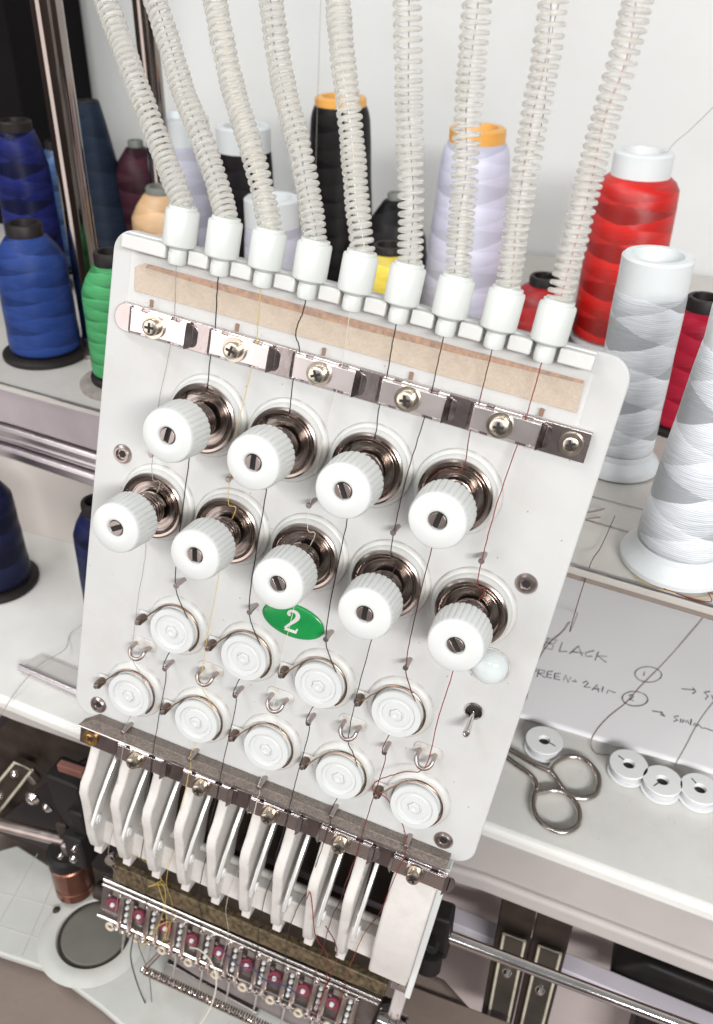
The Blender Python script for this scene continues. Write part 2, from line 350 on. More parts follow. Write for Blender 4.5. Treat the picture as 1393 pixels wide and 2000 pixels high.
# ================================================================ THREAD CONES
TM = {}
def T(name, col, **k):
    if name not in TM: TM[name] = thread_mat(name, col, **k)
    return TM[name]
capW = mat('white cone cap', (.66, .69, .70), .35, var=.02, Subsurface_Weight=.15, Subsurface_Radius=(.004, .004, .004))
capK = mat('black cone cap', (.012, .009, .009), .5, var=.3, spec=.3)
capA = mat('amber cone cap', (.72, .36, .08), .35, var=.06)
capG = mat('grey green cone cap', (.16, .17, .15), .5, var=.1)
def cone(lab, x, y, z, H, rc, rb, rB, tm, cap, caph=1.0, shoulder=.8, style='spool', base=None, tilt=0, belly=1.0, group='thread cones standing on the shelf'):
    o = thing('thread_cone', lab, 'thread cone', (x * .01, y * .01, z * .01), (math.radians(tilt), 0, R.uniform(0, 6)), group)
    base = base or cap
    # plastic core: open tube at top
    ri = rc * .72
    MB().ring([(rc * .98, 1), (rc, H - caph), (rc, H - .12), (rc * .93, H), (ri, H), (ri * .97, H - .15), (ri * .9, H - 4.5), (rc * .6, 1)], 48).build('core', cap, o, k=.01)
    zt = H - caph; zb = .55
    if style == 'flange':
        MB().lathe([(rB * .92, 0), (rB, .12), (rB, .35), (rB * .93, .6), (rB * .8, .95), (rb * 1.02, 1.05), (rb * .98, 1.25)], 64).build('foot', base, o, k=.01); zb = 1.2
    else:
        MB().lathe([(rB * .97, 0), (rB, .08), (rB, .32), (rB * .95, .42), (rb * .85, .5)], 56).build('foot', base, o, k=.01)
    rt = rb * (.93 if belly == 1.0 else belly)
    if shoulder <= .3: rt = max(rc * 1.01, rb * .8) if belly == 1.0 else rb * belly
    pr = [(rb * .9, zb), (rb * .99, zb + .12)]
    for i in range(9):
        f = i / 8; zz = zb + .3 + (zt - shoulder - zb - .4) * f
        pr.append((rb + (rt - rb) * f + .007 * rb * math.sin(i * 2.1), zz))
    rl = pr[-1][0]
    pr += [(rl - (rl - rc) * .35, zt - shoulder * .55), (rc + (rl - rc) * .15, zt - .1), (rc * .98, zt)]
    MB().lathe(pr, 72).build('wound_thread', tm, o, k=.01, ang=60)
    return o
bl = dict(pitch=.018, contrast=.35)
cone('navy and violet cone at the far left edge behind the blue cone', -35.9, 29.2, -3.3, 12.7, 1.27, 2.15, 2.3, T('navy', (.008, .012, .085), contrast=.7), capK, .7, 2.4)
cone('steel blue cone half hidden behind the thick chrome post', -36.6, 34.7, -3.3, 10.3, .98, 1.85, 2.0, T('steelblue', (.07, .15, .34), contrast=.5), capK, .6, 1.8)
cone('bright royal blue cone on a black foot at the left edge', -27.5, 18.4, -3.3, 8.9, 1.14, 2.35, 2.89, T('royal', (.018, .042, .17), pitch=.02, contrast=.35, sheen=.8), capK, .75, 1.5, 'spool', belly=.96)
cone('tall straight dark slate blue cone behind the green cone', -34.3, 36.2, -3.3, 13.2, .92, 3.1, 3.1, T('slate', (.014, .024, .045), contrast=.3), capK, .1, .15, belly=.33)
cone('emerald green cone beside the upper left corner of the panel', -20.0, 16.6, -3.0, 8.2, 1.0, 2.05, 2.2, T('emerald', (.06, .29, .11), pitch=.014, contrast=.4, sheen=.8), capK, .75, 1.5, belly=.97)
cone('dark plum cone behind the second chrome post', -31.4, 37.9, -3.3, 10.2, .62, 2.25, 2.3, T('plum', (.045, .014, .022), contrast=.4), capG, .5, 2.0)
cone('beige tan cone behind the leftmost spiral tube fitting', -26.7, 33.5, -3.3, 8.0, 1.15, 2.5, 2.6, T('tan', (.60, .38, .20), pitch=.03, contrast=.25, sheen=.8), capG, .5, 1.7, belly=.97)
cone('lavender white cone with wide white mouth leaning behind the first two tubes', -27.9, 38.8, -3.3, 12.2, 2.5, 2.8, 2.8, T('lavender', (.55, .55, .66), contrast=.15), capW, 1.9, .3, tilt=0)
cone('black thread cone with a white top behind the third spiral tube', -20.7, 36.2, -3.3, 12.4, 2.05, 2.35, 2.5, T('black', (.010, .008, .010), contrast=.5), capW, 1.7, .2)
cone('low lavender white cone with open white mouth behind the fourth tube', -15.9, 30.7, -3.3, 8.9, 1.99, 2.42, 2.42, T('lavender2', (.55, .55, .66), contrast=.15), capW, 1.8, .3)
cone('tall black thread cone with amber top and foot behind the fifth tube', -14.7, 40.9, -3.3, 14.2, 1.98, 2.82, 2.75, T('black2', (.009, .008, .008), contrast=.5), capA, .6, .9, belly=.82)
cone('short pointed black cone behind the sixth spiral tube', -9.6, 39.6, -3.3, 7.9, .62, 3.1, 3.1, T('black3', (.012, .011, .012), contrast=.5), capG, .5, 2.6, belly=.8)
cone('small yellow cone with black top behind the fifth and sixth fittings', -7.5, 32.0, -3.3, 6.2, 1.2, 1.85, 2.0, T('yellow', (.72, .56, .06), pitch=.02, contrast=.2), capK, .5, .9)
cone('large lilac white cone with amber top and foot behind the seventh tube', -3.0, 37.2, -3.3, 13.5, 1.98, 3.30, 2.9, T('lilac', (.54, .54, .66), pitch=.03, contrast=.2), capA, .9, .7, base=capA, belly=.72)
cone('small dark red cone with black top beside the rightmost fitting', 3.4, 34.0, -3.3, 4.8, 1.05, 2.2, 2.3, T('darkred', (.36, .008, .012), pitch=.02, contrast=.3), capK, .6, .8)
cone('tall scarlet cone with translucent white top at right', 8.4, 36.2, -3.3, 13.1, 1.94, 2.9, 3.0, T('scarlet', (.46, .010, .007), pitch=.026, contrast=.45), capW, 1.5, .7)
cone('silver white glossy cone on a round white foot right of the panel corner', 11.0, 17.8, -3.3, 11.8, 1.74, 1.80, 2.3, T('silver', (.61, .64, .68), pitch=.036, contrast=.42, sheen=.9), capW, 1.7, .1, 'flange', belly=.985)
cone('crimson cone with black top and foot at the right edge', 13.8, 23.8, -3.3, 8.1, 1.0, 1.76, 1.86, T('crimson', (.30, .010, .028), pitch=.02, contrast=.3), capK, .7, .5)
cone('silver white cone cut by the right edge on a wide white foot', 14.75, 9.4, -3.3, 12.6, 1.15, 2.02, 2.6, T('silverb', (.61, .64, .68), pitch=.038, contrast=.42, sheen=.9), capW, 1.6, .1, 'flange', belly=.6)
cone('dark navy cone on the table half hidden by the left panel edge', -18.9, 10.2, -17.7, 9.3, .95, 1.85, 1.95, T('navyd', (.008, .011, .05), contrast=.6), capK, .8, 1.4, group='thread cones standing on the table')
cone('dark navy cone on the table cut by the left edge of the photo', -28.6, 10.4, -17.7, 9.3, .95, 2.3, 2.75, T('navye', (.006, .008, .03), contrast=.5), capK, .8, 1.4, group='thread cones standing on the table')
pad = tag(MB().lathe([(2.9, 0), (2.9, .25), (2.8, .3)], 48).build('cone_pad', mat('grey felt', (.27, .24, .22), .95, var=.2, nscale=150, bump=.8, bscale=700), k=.01, loc=(-19.9, 16.4, -3.29)), 'round grey felt pad under the green cone', 'felt pad')

# ================================================================ MACHINE HEAD
head = thing('embroidery_head', 'white thread tension panel of an embroidery machine with knobs, wheels and take up levers', 'machine head', (0, 0, 0), RPE)
def rrect(u0, u1, v0, v1, r, n=10):
    out = []
    for cx, cy, a0 in ((u1 - r, v1 - r, 0), (u0 + r, v1 - r, 90), (u0 + r, v0 + r, 180), (u1 - r, v0 + r, 270)):
        for i in range(n + 1):
            a = math.radians(a0 + 90 * i / n); out.append((cx + r * math.cos(a), cy + r * math.sin(a)))
    return out
MB().prism(rrect(-5.84, 5.70, -7.2, 5.92, .5), -.22, 0).build('face_plate', panelM, head, bevel=.04)
MB().box(-5.2, 5.1, -7.3, 4.9, -2.4, -.23).build('housing', mat('housing paint', (.55, .53, .52), .5, var=.05), head, bevel=.1)
# felt in its recess and the film over it
MB().prism([(-5.2, 4.64), (4.9, 4.64), (4.88, 5.28), (-5.0, 5.30), (-5.24, 5.18)], .004, .05).build('felt_strip', feltM, head, bevel=.02)
MB().prism([(-4.95, 5.22), (-3, 5.16), (0, 5.14), (2.5, 5.18), (4.85, 5.25), (4.86, 5.31), (-4.9, 5.31)], .052, .075).build('felt_edge', rustM, head)
MB().prism([(-5.3, 4.42), (5.0, 4.42), (5.0, 5.5), (-5.3, 5.5)], .10, .112).build('clear_film', filmM, head)
# slotted holder bar
sb = MB().box(-5.35, 4.95, 5.62, 5.93, .005, .22).build('fitting_bar', whiteM, head, bevel=.03)
ed = [-5.35] + [i - 5 + d for i in range(1, 10) for d in (-.27, .27)] + [4.95]
for a, c in zip(ed[::2], ed[1::2]):
    MB().box(a, c, 5.60, 5.90, .225, .52).build('bar_tooth', bossM, sb, bevel=.035)

# thread rails
def phillips(mb, r, h0, h1):
    mb.lathe([(r * 1.45, h0), (r * 1.45, h0 + .03), (r * 1.05, h0 + .05), (r, h0 + .05), (r, h1 - .04), (r * .85, h1), (0, h1 + .015)], 32)
def screw_at(parent, loc, r=.2, h=.2, washer=True, name='cross_screw', m_=None):
    b = MB()
    if washer: b.ring([(r * .9, 0), (r * 1.45, 0), (r * 1.45, .05), (r * .9, .05)], 36)
    b.lathe([(r, .02), (r, h - .06), (r * .88, h - .01), (r * .6, h)], 36)
    o = b.build(name, m_ or screwM, parent, loc=loc)
    a0 = R.uniform(0, PI / 2)
    c = MB()
    for q in (0, PI / 2):
        d = Vector((math.cos(a0 + q), math.sin(a0 + q), 0)); e_ = Vector((-d.y, d.x, 0)) * r * .17; d = d * r * .62
        c.add([Vector((0, 0, h + .004 + q * .001)) + s1 * d + s2 * e_ for s1, s2 in ((-1, -1), (1, -1), (1, 1), (-1, 1))], [(0, 1, 2, 3)])
    k = c.build('cross_slot', darkM, o)
    return o
def screw_part(parent, loc, r=.2, h=.2, m_=None, cross=True):
    """one mesh, two materials: head with a recessed cross"""
    b = MB(); b.ring([(r * .9, 0), (r * 1.42, 0), (r * 1.42, .06), (r * .9, .06)], 36)
    b.lathe([(r, .02), (r, h - .06), (r * .92, h - .015), (r * .72, h)], 36)
    n0 = len(b.f); a0 = R.uniform(0, PI / 2)
    for q in (0, 1):
        a = a0 + q * PI / 2; d = Vector((math.cos(a), math.sin(a), 0)); e_ = Vector((-d.y, d.x, 0)) * r * .15; d = d * r * .6
        b.add([Vector((0, 0, h + .005 + q * .002)) + s1 * d + s2 * e_ for s1, s2 in ((-1, -1), (1, -1), (1, 1), (-1, 1))], [(0, 1, 2, 3)])
    o = b.build('cross_screw', m_ or screwM, parent, loc=loc)
    o.data.materials.append(darkM)
    for p in o.data.polygons[n0:]: p.material_index = 1
    return o

earM = mat('clip ear steel with painted shade', (.30, .26, .26), .25, 1, var=.25, nscale=250)  # darker than the clips: the ears' dark reflection is put into the colour
def rail(u0, u1, v0, v1, cents, hb, label, flange, clip_m, loc_last):
    b = MB(); n = 8
    pts = [(u1, v0), (u1, v1)] + [(u0 + .28 + .28 * math.cos(math.radians(a)), (v0 + v1) / 2 + (v1 - v0) / 2 * math.sin(math.radians(a))) for a in range(90, 271, 18)]
    b.prism(pts, hb - .06, hb)
    if flange: b.box(u0 + .15, u1, v1 - .06, v1 + .0, .01, hb - .065)
    rl = b.build('thread_rail', railM, head, bevel=.012); tag(rl, label)
    for c in cents:
        q = MB(); w0, w1 = c - .66, c + .80; a, d = v0 + .04, v1 - .04; h0 = hb + .03; mid = (a + d) / 2
        q.box(w0, w1, a + .04, d - .04, h0, h0 + .06)
        # curled sides
        for vv, sg in ((d - .04, 1), (a + .04, -1)):
            for x0, x1 in ((w0, w0 + .22), (w0 + .40, w0 + .98), (w1 - .25, w1 - .02)):
                pr = [(vv, h0), (vv + sg * .07, h0 - .02), (vv + sg * .10, h0 - .10), (vv + sg * .07, h0 - .11), (vv + sg * .04, h0 + .03), (vv, h0 + .06)]
                q.prism(pr if sg > 0 else pr[::-1], x0, x1, 'x')
        # upturned rounded ears at both ends
        ears = []
        for w_, sg in ((w0, -1), (w1, 1)):
            for rr_, dh, off in ((.31, .20, 0),) if sg < 0 else ((.30, .22, -.06), (.25, .05, .06)):
                arc = [math.radians(t_) for t_ in range(-90, 91, 15)]
                top = [(w_ + sg * (off + rr_ * .62 * math.cos(t_)), mid + rr_ * math.sin(t_), h0 + .07 - off - dh * math.cos(t_)) for t_ in arc]
                n_ = len(top); vs = top + [(a1, b1, c1 - .04) for a1, b1, c1 in top]
                ear = MB(); ears.append(ear); ear.add(vs, [tuple(range(n_)), tuple(range(2 * n_ - 1, n_ - 1, -1))] + [(i, (i + 1) % n_, n_ + (i + 1) % n_, n_ + i) for i in range(n_)])
        q.build('thread_clip', clip_m, rl, bevel=.01); [x_.build('clip_ear', earM, rl, bevel=.012) for x_ in ears]
        screw_part(rl, (c - .06, mid, hb + .09), .19, .22)
    screw_part(rl, (loc_last, (v0 + v1) / 2, hb + .005), .17, .07)
    return rl
rail(-5.55, 5.33, 3.72, 4.36, [-4.42 + 2 * k for k in range(5)], .18, None, True, clipM, 4.98)
# lower rail: dusty ledge then the rail
MB().prism([(-5.45, -7.36), (5.12, -7.26), (5.16, -6.99), (-5.0, -7.02)], .01, .33).build('ledge', dustM, head, bevel=.02)
MB().tube([(-5.45, -7.37, .34), (5.12, -7.27, .34)], .035, 8).build('ledge_rim', chromeM, head)
def lowrail():
    rl = MB().box(-5.40, 5.1, -7.95, -7.33, .20, .30).build('thread_rail', mat('lower rail steel', (.34, .28, .28), .3, 1, var=.2, nscale=60), head, bevel=.02)
    cm = mat('lower clip steel', (.74, .66, .65), .25, 1, var=.1, nscale=40)
    for k in range(5):
        c = -3.50 + 2 * k; q = MB(); w0, w1 = c - .66, c + .76; a, d = -7.93, -7.42; h0 = .34; mid = (a + d) / 2
        q.box(w0, w1, a + .04, d - .02, h0, h0 + .06)
        for vv, sg in ((d, 1), (a + .04, -1)):
            for x0, x1 in ((w0, w0 + .25), (w0 + .36, w0 + .95), (w1 - .28, w1 - .02)):
                pr = [(vv, h0), (vv + sg * .06, h0 - .02), (vv + sg * .08, h0 - .09), (vv + sg * .05, h0 - .10), (vv + sg * .03, h0 + .03), (vv, h0 + .06)]
                q.prism(pr, x0, x1, 'x')
        ears = []
        for w_, sg in ((w0, -1), (w1, 1)):
            for rr_, dh, off in ((.31, .20, 0),) if sg < 0 else ((.30, .22, -.06), (.25, .05, .06)):
                arc = [math.radians(t_) for t_ in range(-90, 91, 15)]
                top = [(w_ + sg * (off + rr_ * .62 * math.cos(t_)), mid + rr_ * math.sin(t_), h0 + .07 - off - dh * math.cos(t_)) for t_ in arc]
                n_ = len(top); vs = top + [(a1, b1, c1 - .04) for a1, b1, c1 in top]
                ear = MB(); ears.append(ear); ear.add(vs, [tuple(range(n_)), tuple(range(2 * n_ - 1, n_ - 1, -1))] + [(i, (i + 1) % n_, n_ + (i + 1) % n_, n_ + i) for i in range(n_)])
        q.build('thread_clip', cm, rl, bevel=.01); [x_.build('clip_ear', earM, rl, bevel=.012) for x_ in ears]
        screw_part(rl, (c - .06, mid + .02, h0 + .065), .18, .26)
    screw_part(rl, (-5.05, -7.66, .305), .16, .06, mat('brass screw', (.6, .38, .16), .3, 1, var=.2, nscale=200))
lowrail()

# hex socket screws
for k, (u, v) in enumerate(((-5.10, .70), (4.95, .72), (-5.09, -6.75), (4.87, -6.70))):
    b = MB(); b.ring([(.13, .05), (.145, .085), (.19, .085), (.235, .04), (.25, .01), (.25, .002), (.13, .002)], 40)
    b.lathe([(.13, .004), (.13, .02)], 6)
    o = b.build('socket_screw', dullM, head, loc=(u, v, 0)); MB().lathe([(.10, .022), (.10, .024)], 6).build('hex_recess', darkM, o)

# ---- tensioners
def make_tensioner():
    base = MB().lathe([(.98, 0), (.975, .05), (.94, .10), (.89, .12), (.87, .20), (.84, .24), (.5, .24)], 64).build('tensioner', bossM, head)
    b = MB(); b.lathe([(.66, .25), (.77, .25), (.815, .285), (.822, .31), (.815, .34), (.77, .365), (.715, .355), (.70, .335), (.66, .30), (.62, .285), (.61, .297), (.59, .297), (.58, .285), (.50, .285), (.49, .297), (.47, .297), (.46, .285), (.30, .285)], 72)
    b.build('tension_disc', discM, base)
    N = 18 * 8; pts = [((.385 - .05 * i / N) * math.cos(2 * PI * i / 18), (.385 - .05 * i / N) * math.sin(2 * PI * i / 18), .37 + .80 * i / N) for i in range(N + 1)]
    MB().tube(pts, .036, 8).build('pressure_spring', springM, base)
    MB().lathe([(.30, .37), (.30, 1.2)], 32).build('inner_sleeve', mat('sleeve', (.08, .06, .05), .3, .9, var=.2), base)
    rib = lambda k, i: (1.0 + (.006 if (i % 5) else -.032)) if 1 <= k <= 4 else 1
    cp = MB(); cp.lathe([(.54, 1.14), (.635, 1.16), (.64, 1.22), (.625, 1.5), (.612, 1.80), (.60, 1.85), (.585, 1.90), (.56, 1.925), (.25, 1.93), (.22, 1.925), (.20, 1.90), (.185, 1.80)], 150, rib=rib)
    cap_ = cp.build('knob_cap', knobM, base, ang=50)
    b = MB()
    for sg in (1, -1):
        pts = [(.17 * math.cos(a), sg * .17 * math.sin(a)) for a in [math.asin(.058 / .17) + i * (PI - 2 * math.asin(.058 / .17)) / 14 for i in range(15)]]
        b.prism(pts if sg > 0 else pts[::-1], 1.80, 1.895)
    s_ = b.build('slotted_screw', dullM, base, bevel=.008)
    MB().lathe([(.184, 1.801), (.184, 1.815)], 32).build('screw_well', darkM, base)
    return base
t0 = make_tensioner()
tl = [(-4 + 2 * k, -.23) for k in range(5)] + [(-3 + 2 * k, 2.29) for k in range(4)]
t0.location = Vector((*tl[0], 0)) * P
sets = [[t0] + [x for x in bpy.data.objects if x.parent == t0]] + [dup(t0, Vector((*q, 0)) * P, head) for q in tl[1:]]
slots = [.75, 1.9, 2.3, 1.75, 2.45, 1.55, 1.75, 2.2, 1.6]
for st, a in zip(sets, slots):
    st[0].rotation_euler.z = R.uniform(0, .1)
    for o in st[1:]:
        if o.name.startswith('slotted'): o.rotation_euler.z = a - .2
        if o.name.startswith('pressure'): o.rotation_euler.z = R.uniform(0, 6)

# ---- guide wheels
def make_wheel():
    base = MB().lathe([(.84, 0), (.82, .05), (.77, .10), (.70, .13), (.655, .13), (.63, .08), (.3, .08)], 64).build('guide_wheel', bossM, head)
    MB().box(-1.13, -.72, -.16, .08, .002, .075).build('spring_seat', bossM, base, bevel=.05)
    b = MB(); b.lathe([(.56, .10), (.61, .12), (.61, .17), (.57, .22), (.57, .26), (.615, .30), (.615, .36), (.60, .385), (.47, .39), (.455, .375), (.44, .345), (.36, .335), (.345, .345), (.335, .362), (.19, .365), (.18, .35), (.15, .35)], 64)
    w_ = b.build('wheel', wheelM, base)
    MB().lathe([(.16, .352), (.16, .39), (.145, .41), (.075, .415), (.065, .395), (0, .39)], 6).build('hex_hub', wheelM, base, bevel=.008)
    pts = [(.675 * math.cos(math.radians(a)), .675 * math.sin(math.radians(a)), .25 - .04 * (150 - a) / 195) for a in range(150, -46, -5)]
    MB().tube([(-.90, -.02, .30), (-.80, .08, .28), (-.70, .22, .26)] + pts, .021, 6).build('check_spring', mat('brown spring wire', (.26, .16, .11), .3, .9, var=.2), base)
    b = MB(); pts = [(-.97 + .085 * math.cos(i * PI / 4), -.08 + .085 * math.sin(i * PI / 4), .04 + .30 * i / 64) for i in range(65)]
    b.tube(pts, .03, 6); b.lathe([(.08, .01), (.08, .34)], 20, c=(-.97, -.08, 0)); b.build('spring_coil', bronzeM, base)
    MB().lathe([(.058, .34), (.062, .36), (.062, .43), (.05, .45)], 24, c=(-.97, -.08, 0)).build('post_tip', dullM, base)
    return base
w0 = make_wheel()
wl = [(-4.02 + 2 * k, -5.78) for k in range(5)] + [(-3.03 + 2 * k, -3.40) for k in range(4)]
w0.location = Vector((*wl[0], 0)) * P
wsets = [[w0]] + [dup(w0, Vector((*q, 0)) * P, head) for q in wl[1:]]
for s_ in wsets:
    for o in s_[1:]:
        if o.name.startswith('hex_hub') or o.name.startswith('wheel'): o.rotation_euler.z = R.uniform(0, 6)

# ---- pins and hooks
def pin(u, v, L_=.46):
    return MB().lathe([(.055, 0), (.055, L_ - .07), (.068, L_ - .06), (.068, L_ - .012), (.058, L_)], 20).build('guide_pin', dullM, head, loc=(u, v, 0))
for k in range(5): pin(-4.12 + 2.01 * k, 1.10)
for k in range(4): pin(-3.05 + 1.99 * k, -2.05)
for k in range(4): pin(-3.06 + 2.0 * k, -4.50)
for k in range(5): pin(-4.02 + 2.02 * k, -6.93, .5)
pads = MB()
for k in range(5):
    c = -3.94 + 1.96 * k; v = -4.50
    arc = [(c - .2, v + .17, 0), (c - .2, v + .16, .30)] + [(c - .2 * math.cos(a), v + .16 - .20 * math.sin(a), .34 + .10 * math.sin(a)) for a in [i * PI / 12 for i in range(13)]] + [(c + .2, v + .16, .30), (c + .2, v + .17, 0)]
    MB().tube(arc, .05, 12).build('thread_hook', dullM, head)
    MB().prism(rrect(c - .36, c + .36, v + .02, v + .36, .14), .002, .035).build('hook_pad', bossM, head, bevel=.015)
# small brown retainer tabs above the upper rail
for u in (-4.72, -.55, 1.42, 4.2, -2.6):
    MB().box(u, u + .09, 4.40, 4.58, .115, .15).build('brown_tab', mat('tab brown', (.22, .13, .09), .5), head, bevel=.02)

# ---- badge
bd = MB(); n = 56
def ell(rx, ry): return [(rx * math.cos(2 * PI * i / n), ry * math.sin(2 * PI * i / n)) for i in range(n)]
for (a_, h_) in ((1, .004), (1, .03), (.97, .05), (.85, .062), (.6, .07), (.3, .073)): bd.v += [(x, y, h_) for x, y in ell(.81 * a_, .45 * (a_ if a_ > .5 else a_))]
for k in range(5): bd.f += [(k * n + i, k * n + (i + 1) % n, (k + 1) * n + (i + 1) % n, (k + 1) * n + i) for i in range(n)]
bd.f.append(tuple(5 * n + i for i in range(n)))
badge = bd.build('number_badge', greenM, head, loc=(-.07, -2.12, 0), ang=60)
tag(badge, 'oval green badge with a grey numeral 2')
two = [(-.135, .155, .03), (-.13, .20, .035), (-.09, .262, .035), (-.02, .285, .035), (.06, .27, .045), (.115, .205, .055), (.11, .13, .055), (.06, .04, .045), (-.02, -.06, .035), (-.10, -.16, .03), (-.15, -.235, .03)]
b = MB(); sp2 = spline([(x, y, w_) for x, y, w_ in two], 5)
def ribbon(b, pts, h0, h1):
    L1, R1 = [], []
    for i, p in enumerate(pts):
        d = (pts[min(i + 1, len(pts) - 1)] - pts[max(i - 1, 0)]); d = Vector((d.x, d.y)).normalized(); q = Vector((-d.y, d.x)) * p.z
        L1.append((p.x + q.x, p.y + q.y)); R1.append((p.x - q.x, p.y - q.y))
    b.prism(L1 + R1[::-1], h0, h1)
ribbon(b, sp2, .068, .080)
b.prism([(-.17, -.29), (.155, -.29), (.185, -.15), (.15, -.15), (.12, -.215), (-.12, -.215)], .0685, .0805)
b.lathe([(.045, .0683), (.045, .0803)], 16, c=(-.11, .165, 0))
b.build('numeral', numM, badge)

# ---- lamp dome and toggle
MB().lathe([(.42, 0), (.42, .05), (.405, .14), (.36, .23), (.27, .31), (.15, .355), (0, .37)], 56).build('lamp_dome', lampM, head, loc=(4.72, -1.50, 0))
MB().ring([(.425, .002), (.46, .002), (.455, .035), (.425, .04)], 56).build('lamp_rim', bossM, head, loc=(4.72, -1.50, 0))
tg = MB().ring([(.13, .002), (.215, .002), (.225, .03), (.20, .07), (.15, .08), (.13, .05)], 40).build('toggle_switch', chromeM, head, loc=(4.67, -2.80, 0))
MB().lathe([(.128, .004), (.128, .02)], 24).build('socket', darkM, tg)
lv = [(0, -.02, .03), (0, -.15, .30), (.0, -.27, .56)]
MB().tube(lv, [.05, .065, .085], 16).build('lever', chromeM, tg)
b = MB(); b.lathe([(.0, .085), (.06, .06), (.085, 0), (.06, -.06), (0, -.085)], 20, c=(0, -.275, .58)); b.build('lever_tip', chromeM, tg)

# ---- take up lever comb
cb = MB()
RIBS = [(-8.0, -1.2), (-7.62, .16), (-8.2, .20), (-8.75, .36), (-9.1, .56), (-9.45, .58), (-9.9, .42), (-10.7, .18), (-11.5, -.05), (-12.1, -.30), (-12.3, -.50), (-12.3, -1.2)]
comb = MB().box(-5.15, 5.08, -12.2, -11.35, -1.25, -.62).build('lever_comb', combM, head, bevel=.06)
MB().box(-5.15, 5.08, -11.34, -7.4, -1.9, -1.8).build('slot_back', olive, comb)  # dark back colour stands in for the shade inside the slots
MB().box(-5.15, 4.0, -11.33, -11.1, -1.19, -.95).build('slot_floor', combM, comb, bevel=.1)
for i in range(9):
    u = -5.12 + 1.0 * i
    q = MB().prism(RIBS, u, u + .29, 'x'); q.build('rib', combM, comb, bevel=.06)
    # hollow web behind the lever
    MB().box(u + .03, u + .30, -12.62, -12.25, -1.0, -.55).build('foot_tooth', combM, comb, bevel=.04)
blk = MB().prism([(-7.55, -1.2), (-7.55, .22), (-9.2, .40), (-10.9, .22), (-11.9, -.22), (-12.35, -.35), (-12.35, -1.2)], 3.92, 5.08, 'x').build('end_block', combM, comb, bevel=.08)
MB().prism([(-7.5, -1.6), (-7.5, .05), (-12.6, -.25), (-12.6, -1.6)], 5.082, 5.26, 'x').build('side_plate', whiteM, comb, bevel=.03)
tag(comb, 'white slotted cover of nine take up lever channels')
def lever(u):
    pr = [(-8.3, -.72), (-8.5, -.50), (-9.1, -.08), (-9.75, .28), (-10.35, .52), (-10.56, .54), (-10.68, .46), (-10.70, .33), (-10.60, .20), (-10.2, .12), (-9.6, -.12), (-8.7, -.75)]
    o = MB().prism(pr, -.055, .055, 'x').build('take_up_lever', mat_lever, head, loc=(u, 0, 0), bevel=.025)
    a = [(.080, -10.32 - .15 * math.cos(t_), .33 + .08 * math.sin(t_)) for t_ in [i * 2 * PI / 20 for i in range(20)]]
    MB().tube(a, .03, 8, closed=True).build('eyelet', whiteM, o)
    return o
mat_lever = mat('lever steel', (.86, .85, .83), .22, .55, var=.03, nscale=60)
l0 = lever(-4.62)
for i in range(1, 9): dup(l0, Vector((-4.62 + 1.0 * i, 0, 0)) * P, head)

# ---- needle bar row
nb = MB().box(-5.5, 4.95, -17.05, -15.35, -2.35, -2.12).build('needle_bar_case', mat('case metal', (.17, .14, .135), .35, .7, var=.2, nscale=60, dirt=(.16, .11, .09), dscale=50, damt=.7), head, bevel=.03)
MB().box(-5.1, 4.6, -14.5, -12.4, -2.6, -2.2).build('upper_case', olive, nb, bevel=.04)
MB().prism([(-5.1, -15.15), (4.5, -15.0), (4.5, -14.45), (-5.1, -14.45)], -2.25, -1.95).build('greasy_strip', brownM, nb, bevel=.05)
MB().tube([(-5.4, -15.28, -1.98), (4.45, -15.16, -1.98)], .07, 12).build('cross_rod', chromeM, nb)
MB().tube([(-5.4, -15.48, -1.95), (4.40, -15.34, -1.95)], .055, 12).build('cross_rod', chromeM, nb)
def clamp(u):
    o = MB().ring([(.10, 0), (.23, 0), (.245, .05), (.23, .10), (.12, .10)], 32).build('needle_clamp', plumM, head, loc=(u, -16.25, -2.10))
    b = MB()
    for x in (.36, .74): b.tube([(x, .72, .12), (x - .02, -.72, .12)], .085, 12)
    b.build('needle_bar', dullM, o)
    MB().lathe([(.0, .17), (.06, .15), (.09, .08)], 16, c=(0, -.03, 0)).build('clamp_screw', whiteM, o)
    b = MB()
    for y in (.42, .12, -.2, -.48): b.lathe([(.07, .02), (.07, .10), (.05, .14), (0, .15)], 12, c=(.55, y, 0))
    b.build('stud_row', whiteM, o)
    b = MB(); b.box(.20, .92, -.84, -.72, .16, .26)
    for x in (.30, .55, .84): b.lathe([(.0, .34), (.07, .31), (.09, .24), (.06, .2)], 6, c=(x, -.80, 0))
    b.build('screw_bar', chromeM, o)
    a = [(.02 + .13 * math.cos(t_), -1.0 + .13 * math.sin(t_), .12) for t_ in [i * 2 * PI / 18 for i in range(18)]]
    MB().tube(a, .05, 8, closed=True).build('ceramic_eye', mat_eye, o)
    b = MB(); b.box(.28, .82, .66, .80, .02, .20); b.lathe([(.0, .30), (.07, .27), (.09, .2)], 8, c=(.36, .73, 0)); b.lathe([(.0, .30), (.07, .27), (.09, .2)], 8, c=(.74, .73, 0)); b.build('upper_screw_bar', chromeM, o)
    b = MB(); b.lathe([(.055, .02), (.055, .14), (.0, .16)], 10, c=(-.12, .38, 0)); b.build('case_screw', chromeM, o)
    MB().tube([(.55, -.84, .10), (.55, -1.5, .06), (.53, -2.1, .04)], [.05, .04, .02], 8).build('needle', chromeM, o)
    MB().box(-.05, .45, .40, .62, .005, .09)  .build('pad_block', dustM, o, bevel=.02)
    return o
mat_eye = mat('ceramic eye', (.55, .48, .38), .3, var=.1)
c0 = clamp(-5.0)
for i in range(1, 9): dup(c0, Vector((-5.0 + 1.0 * i, -16.25, -2.10)) * P, head)
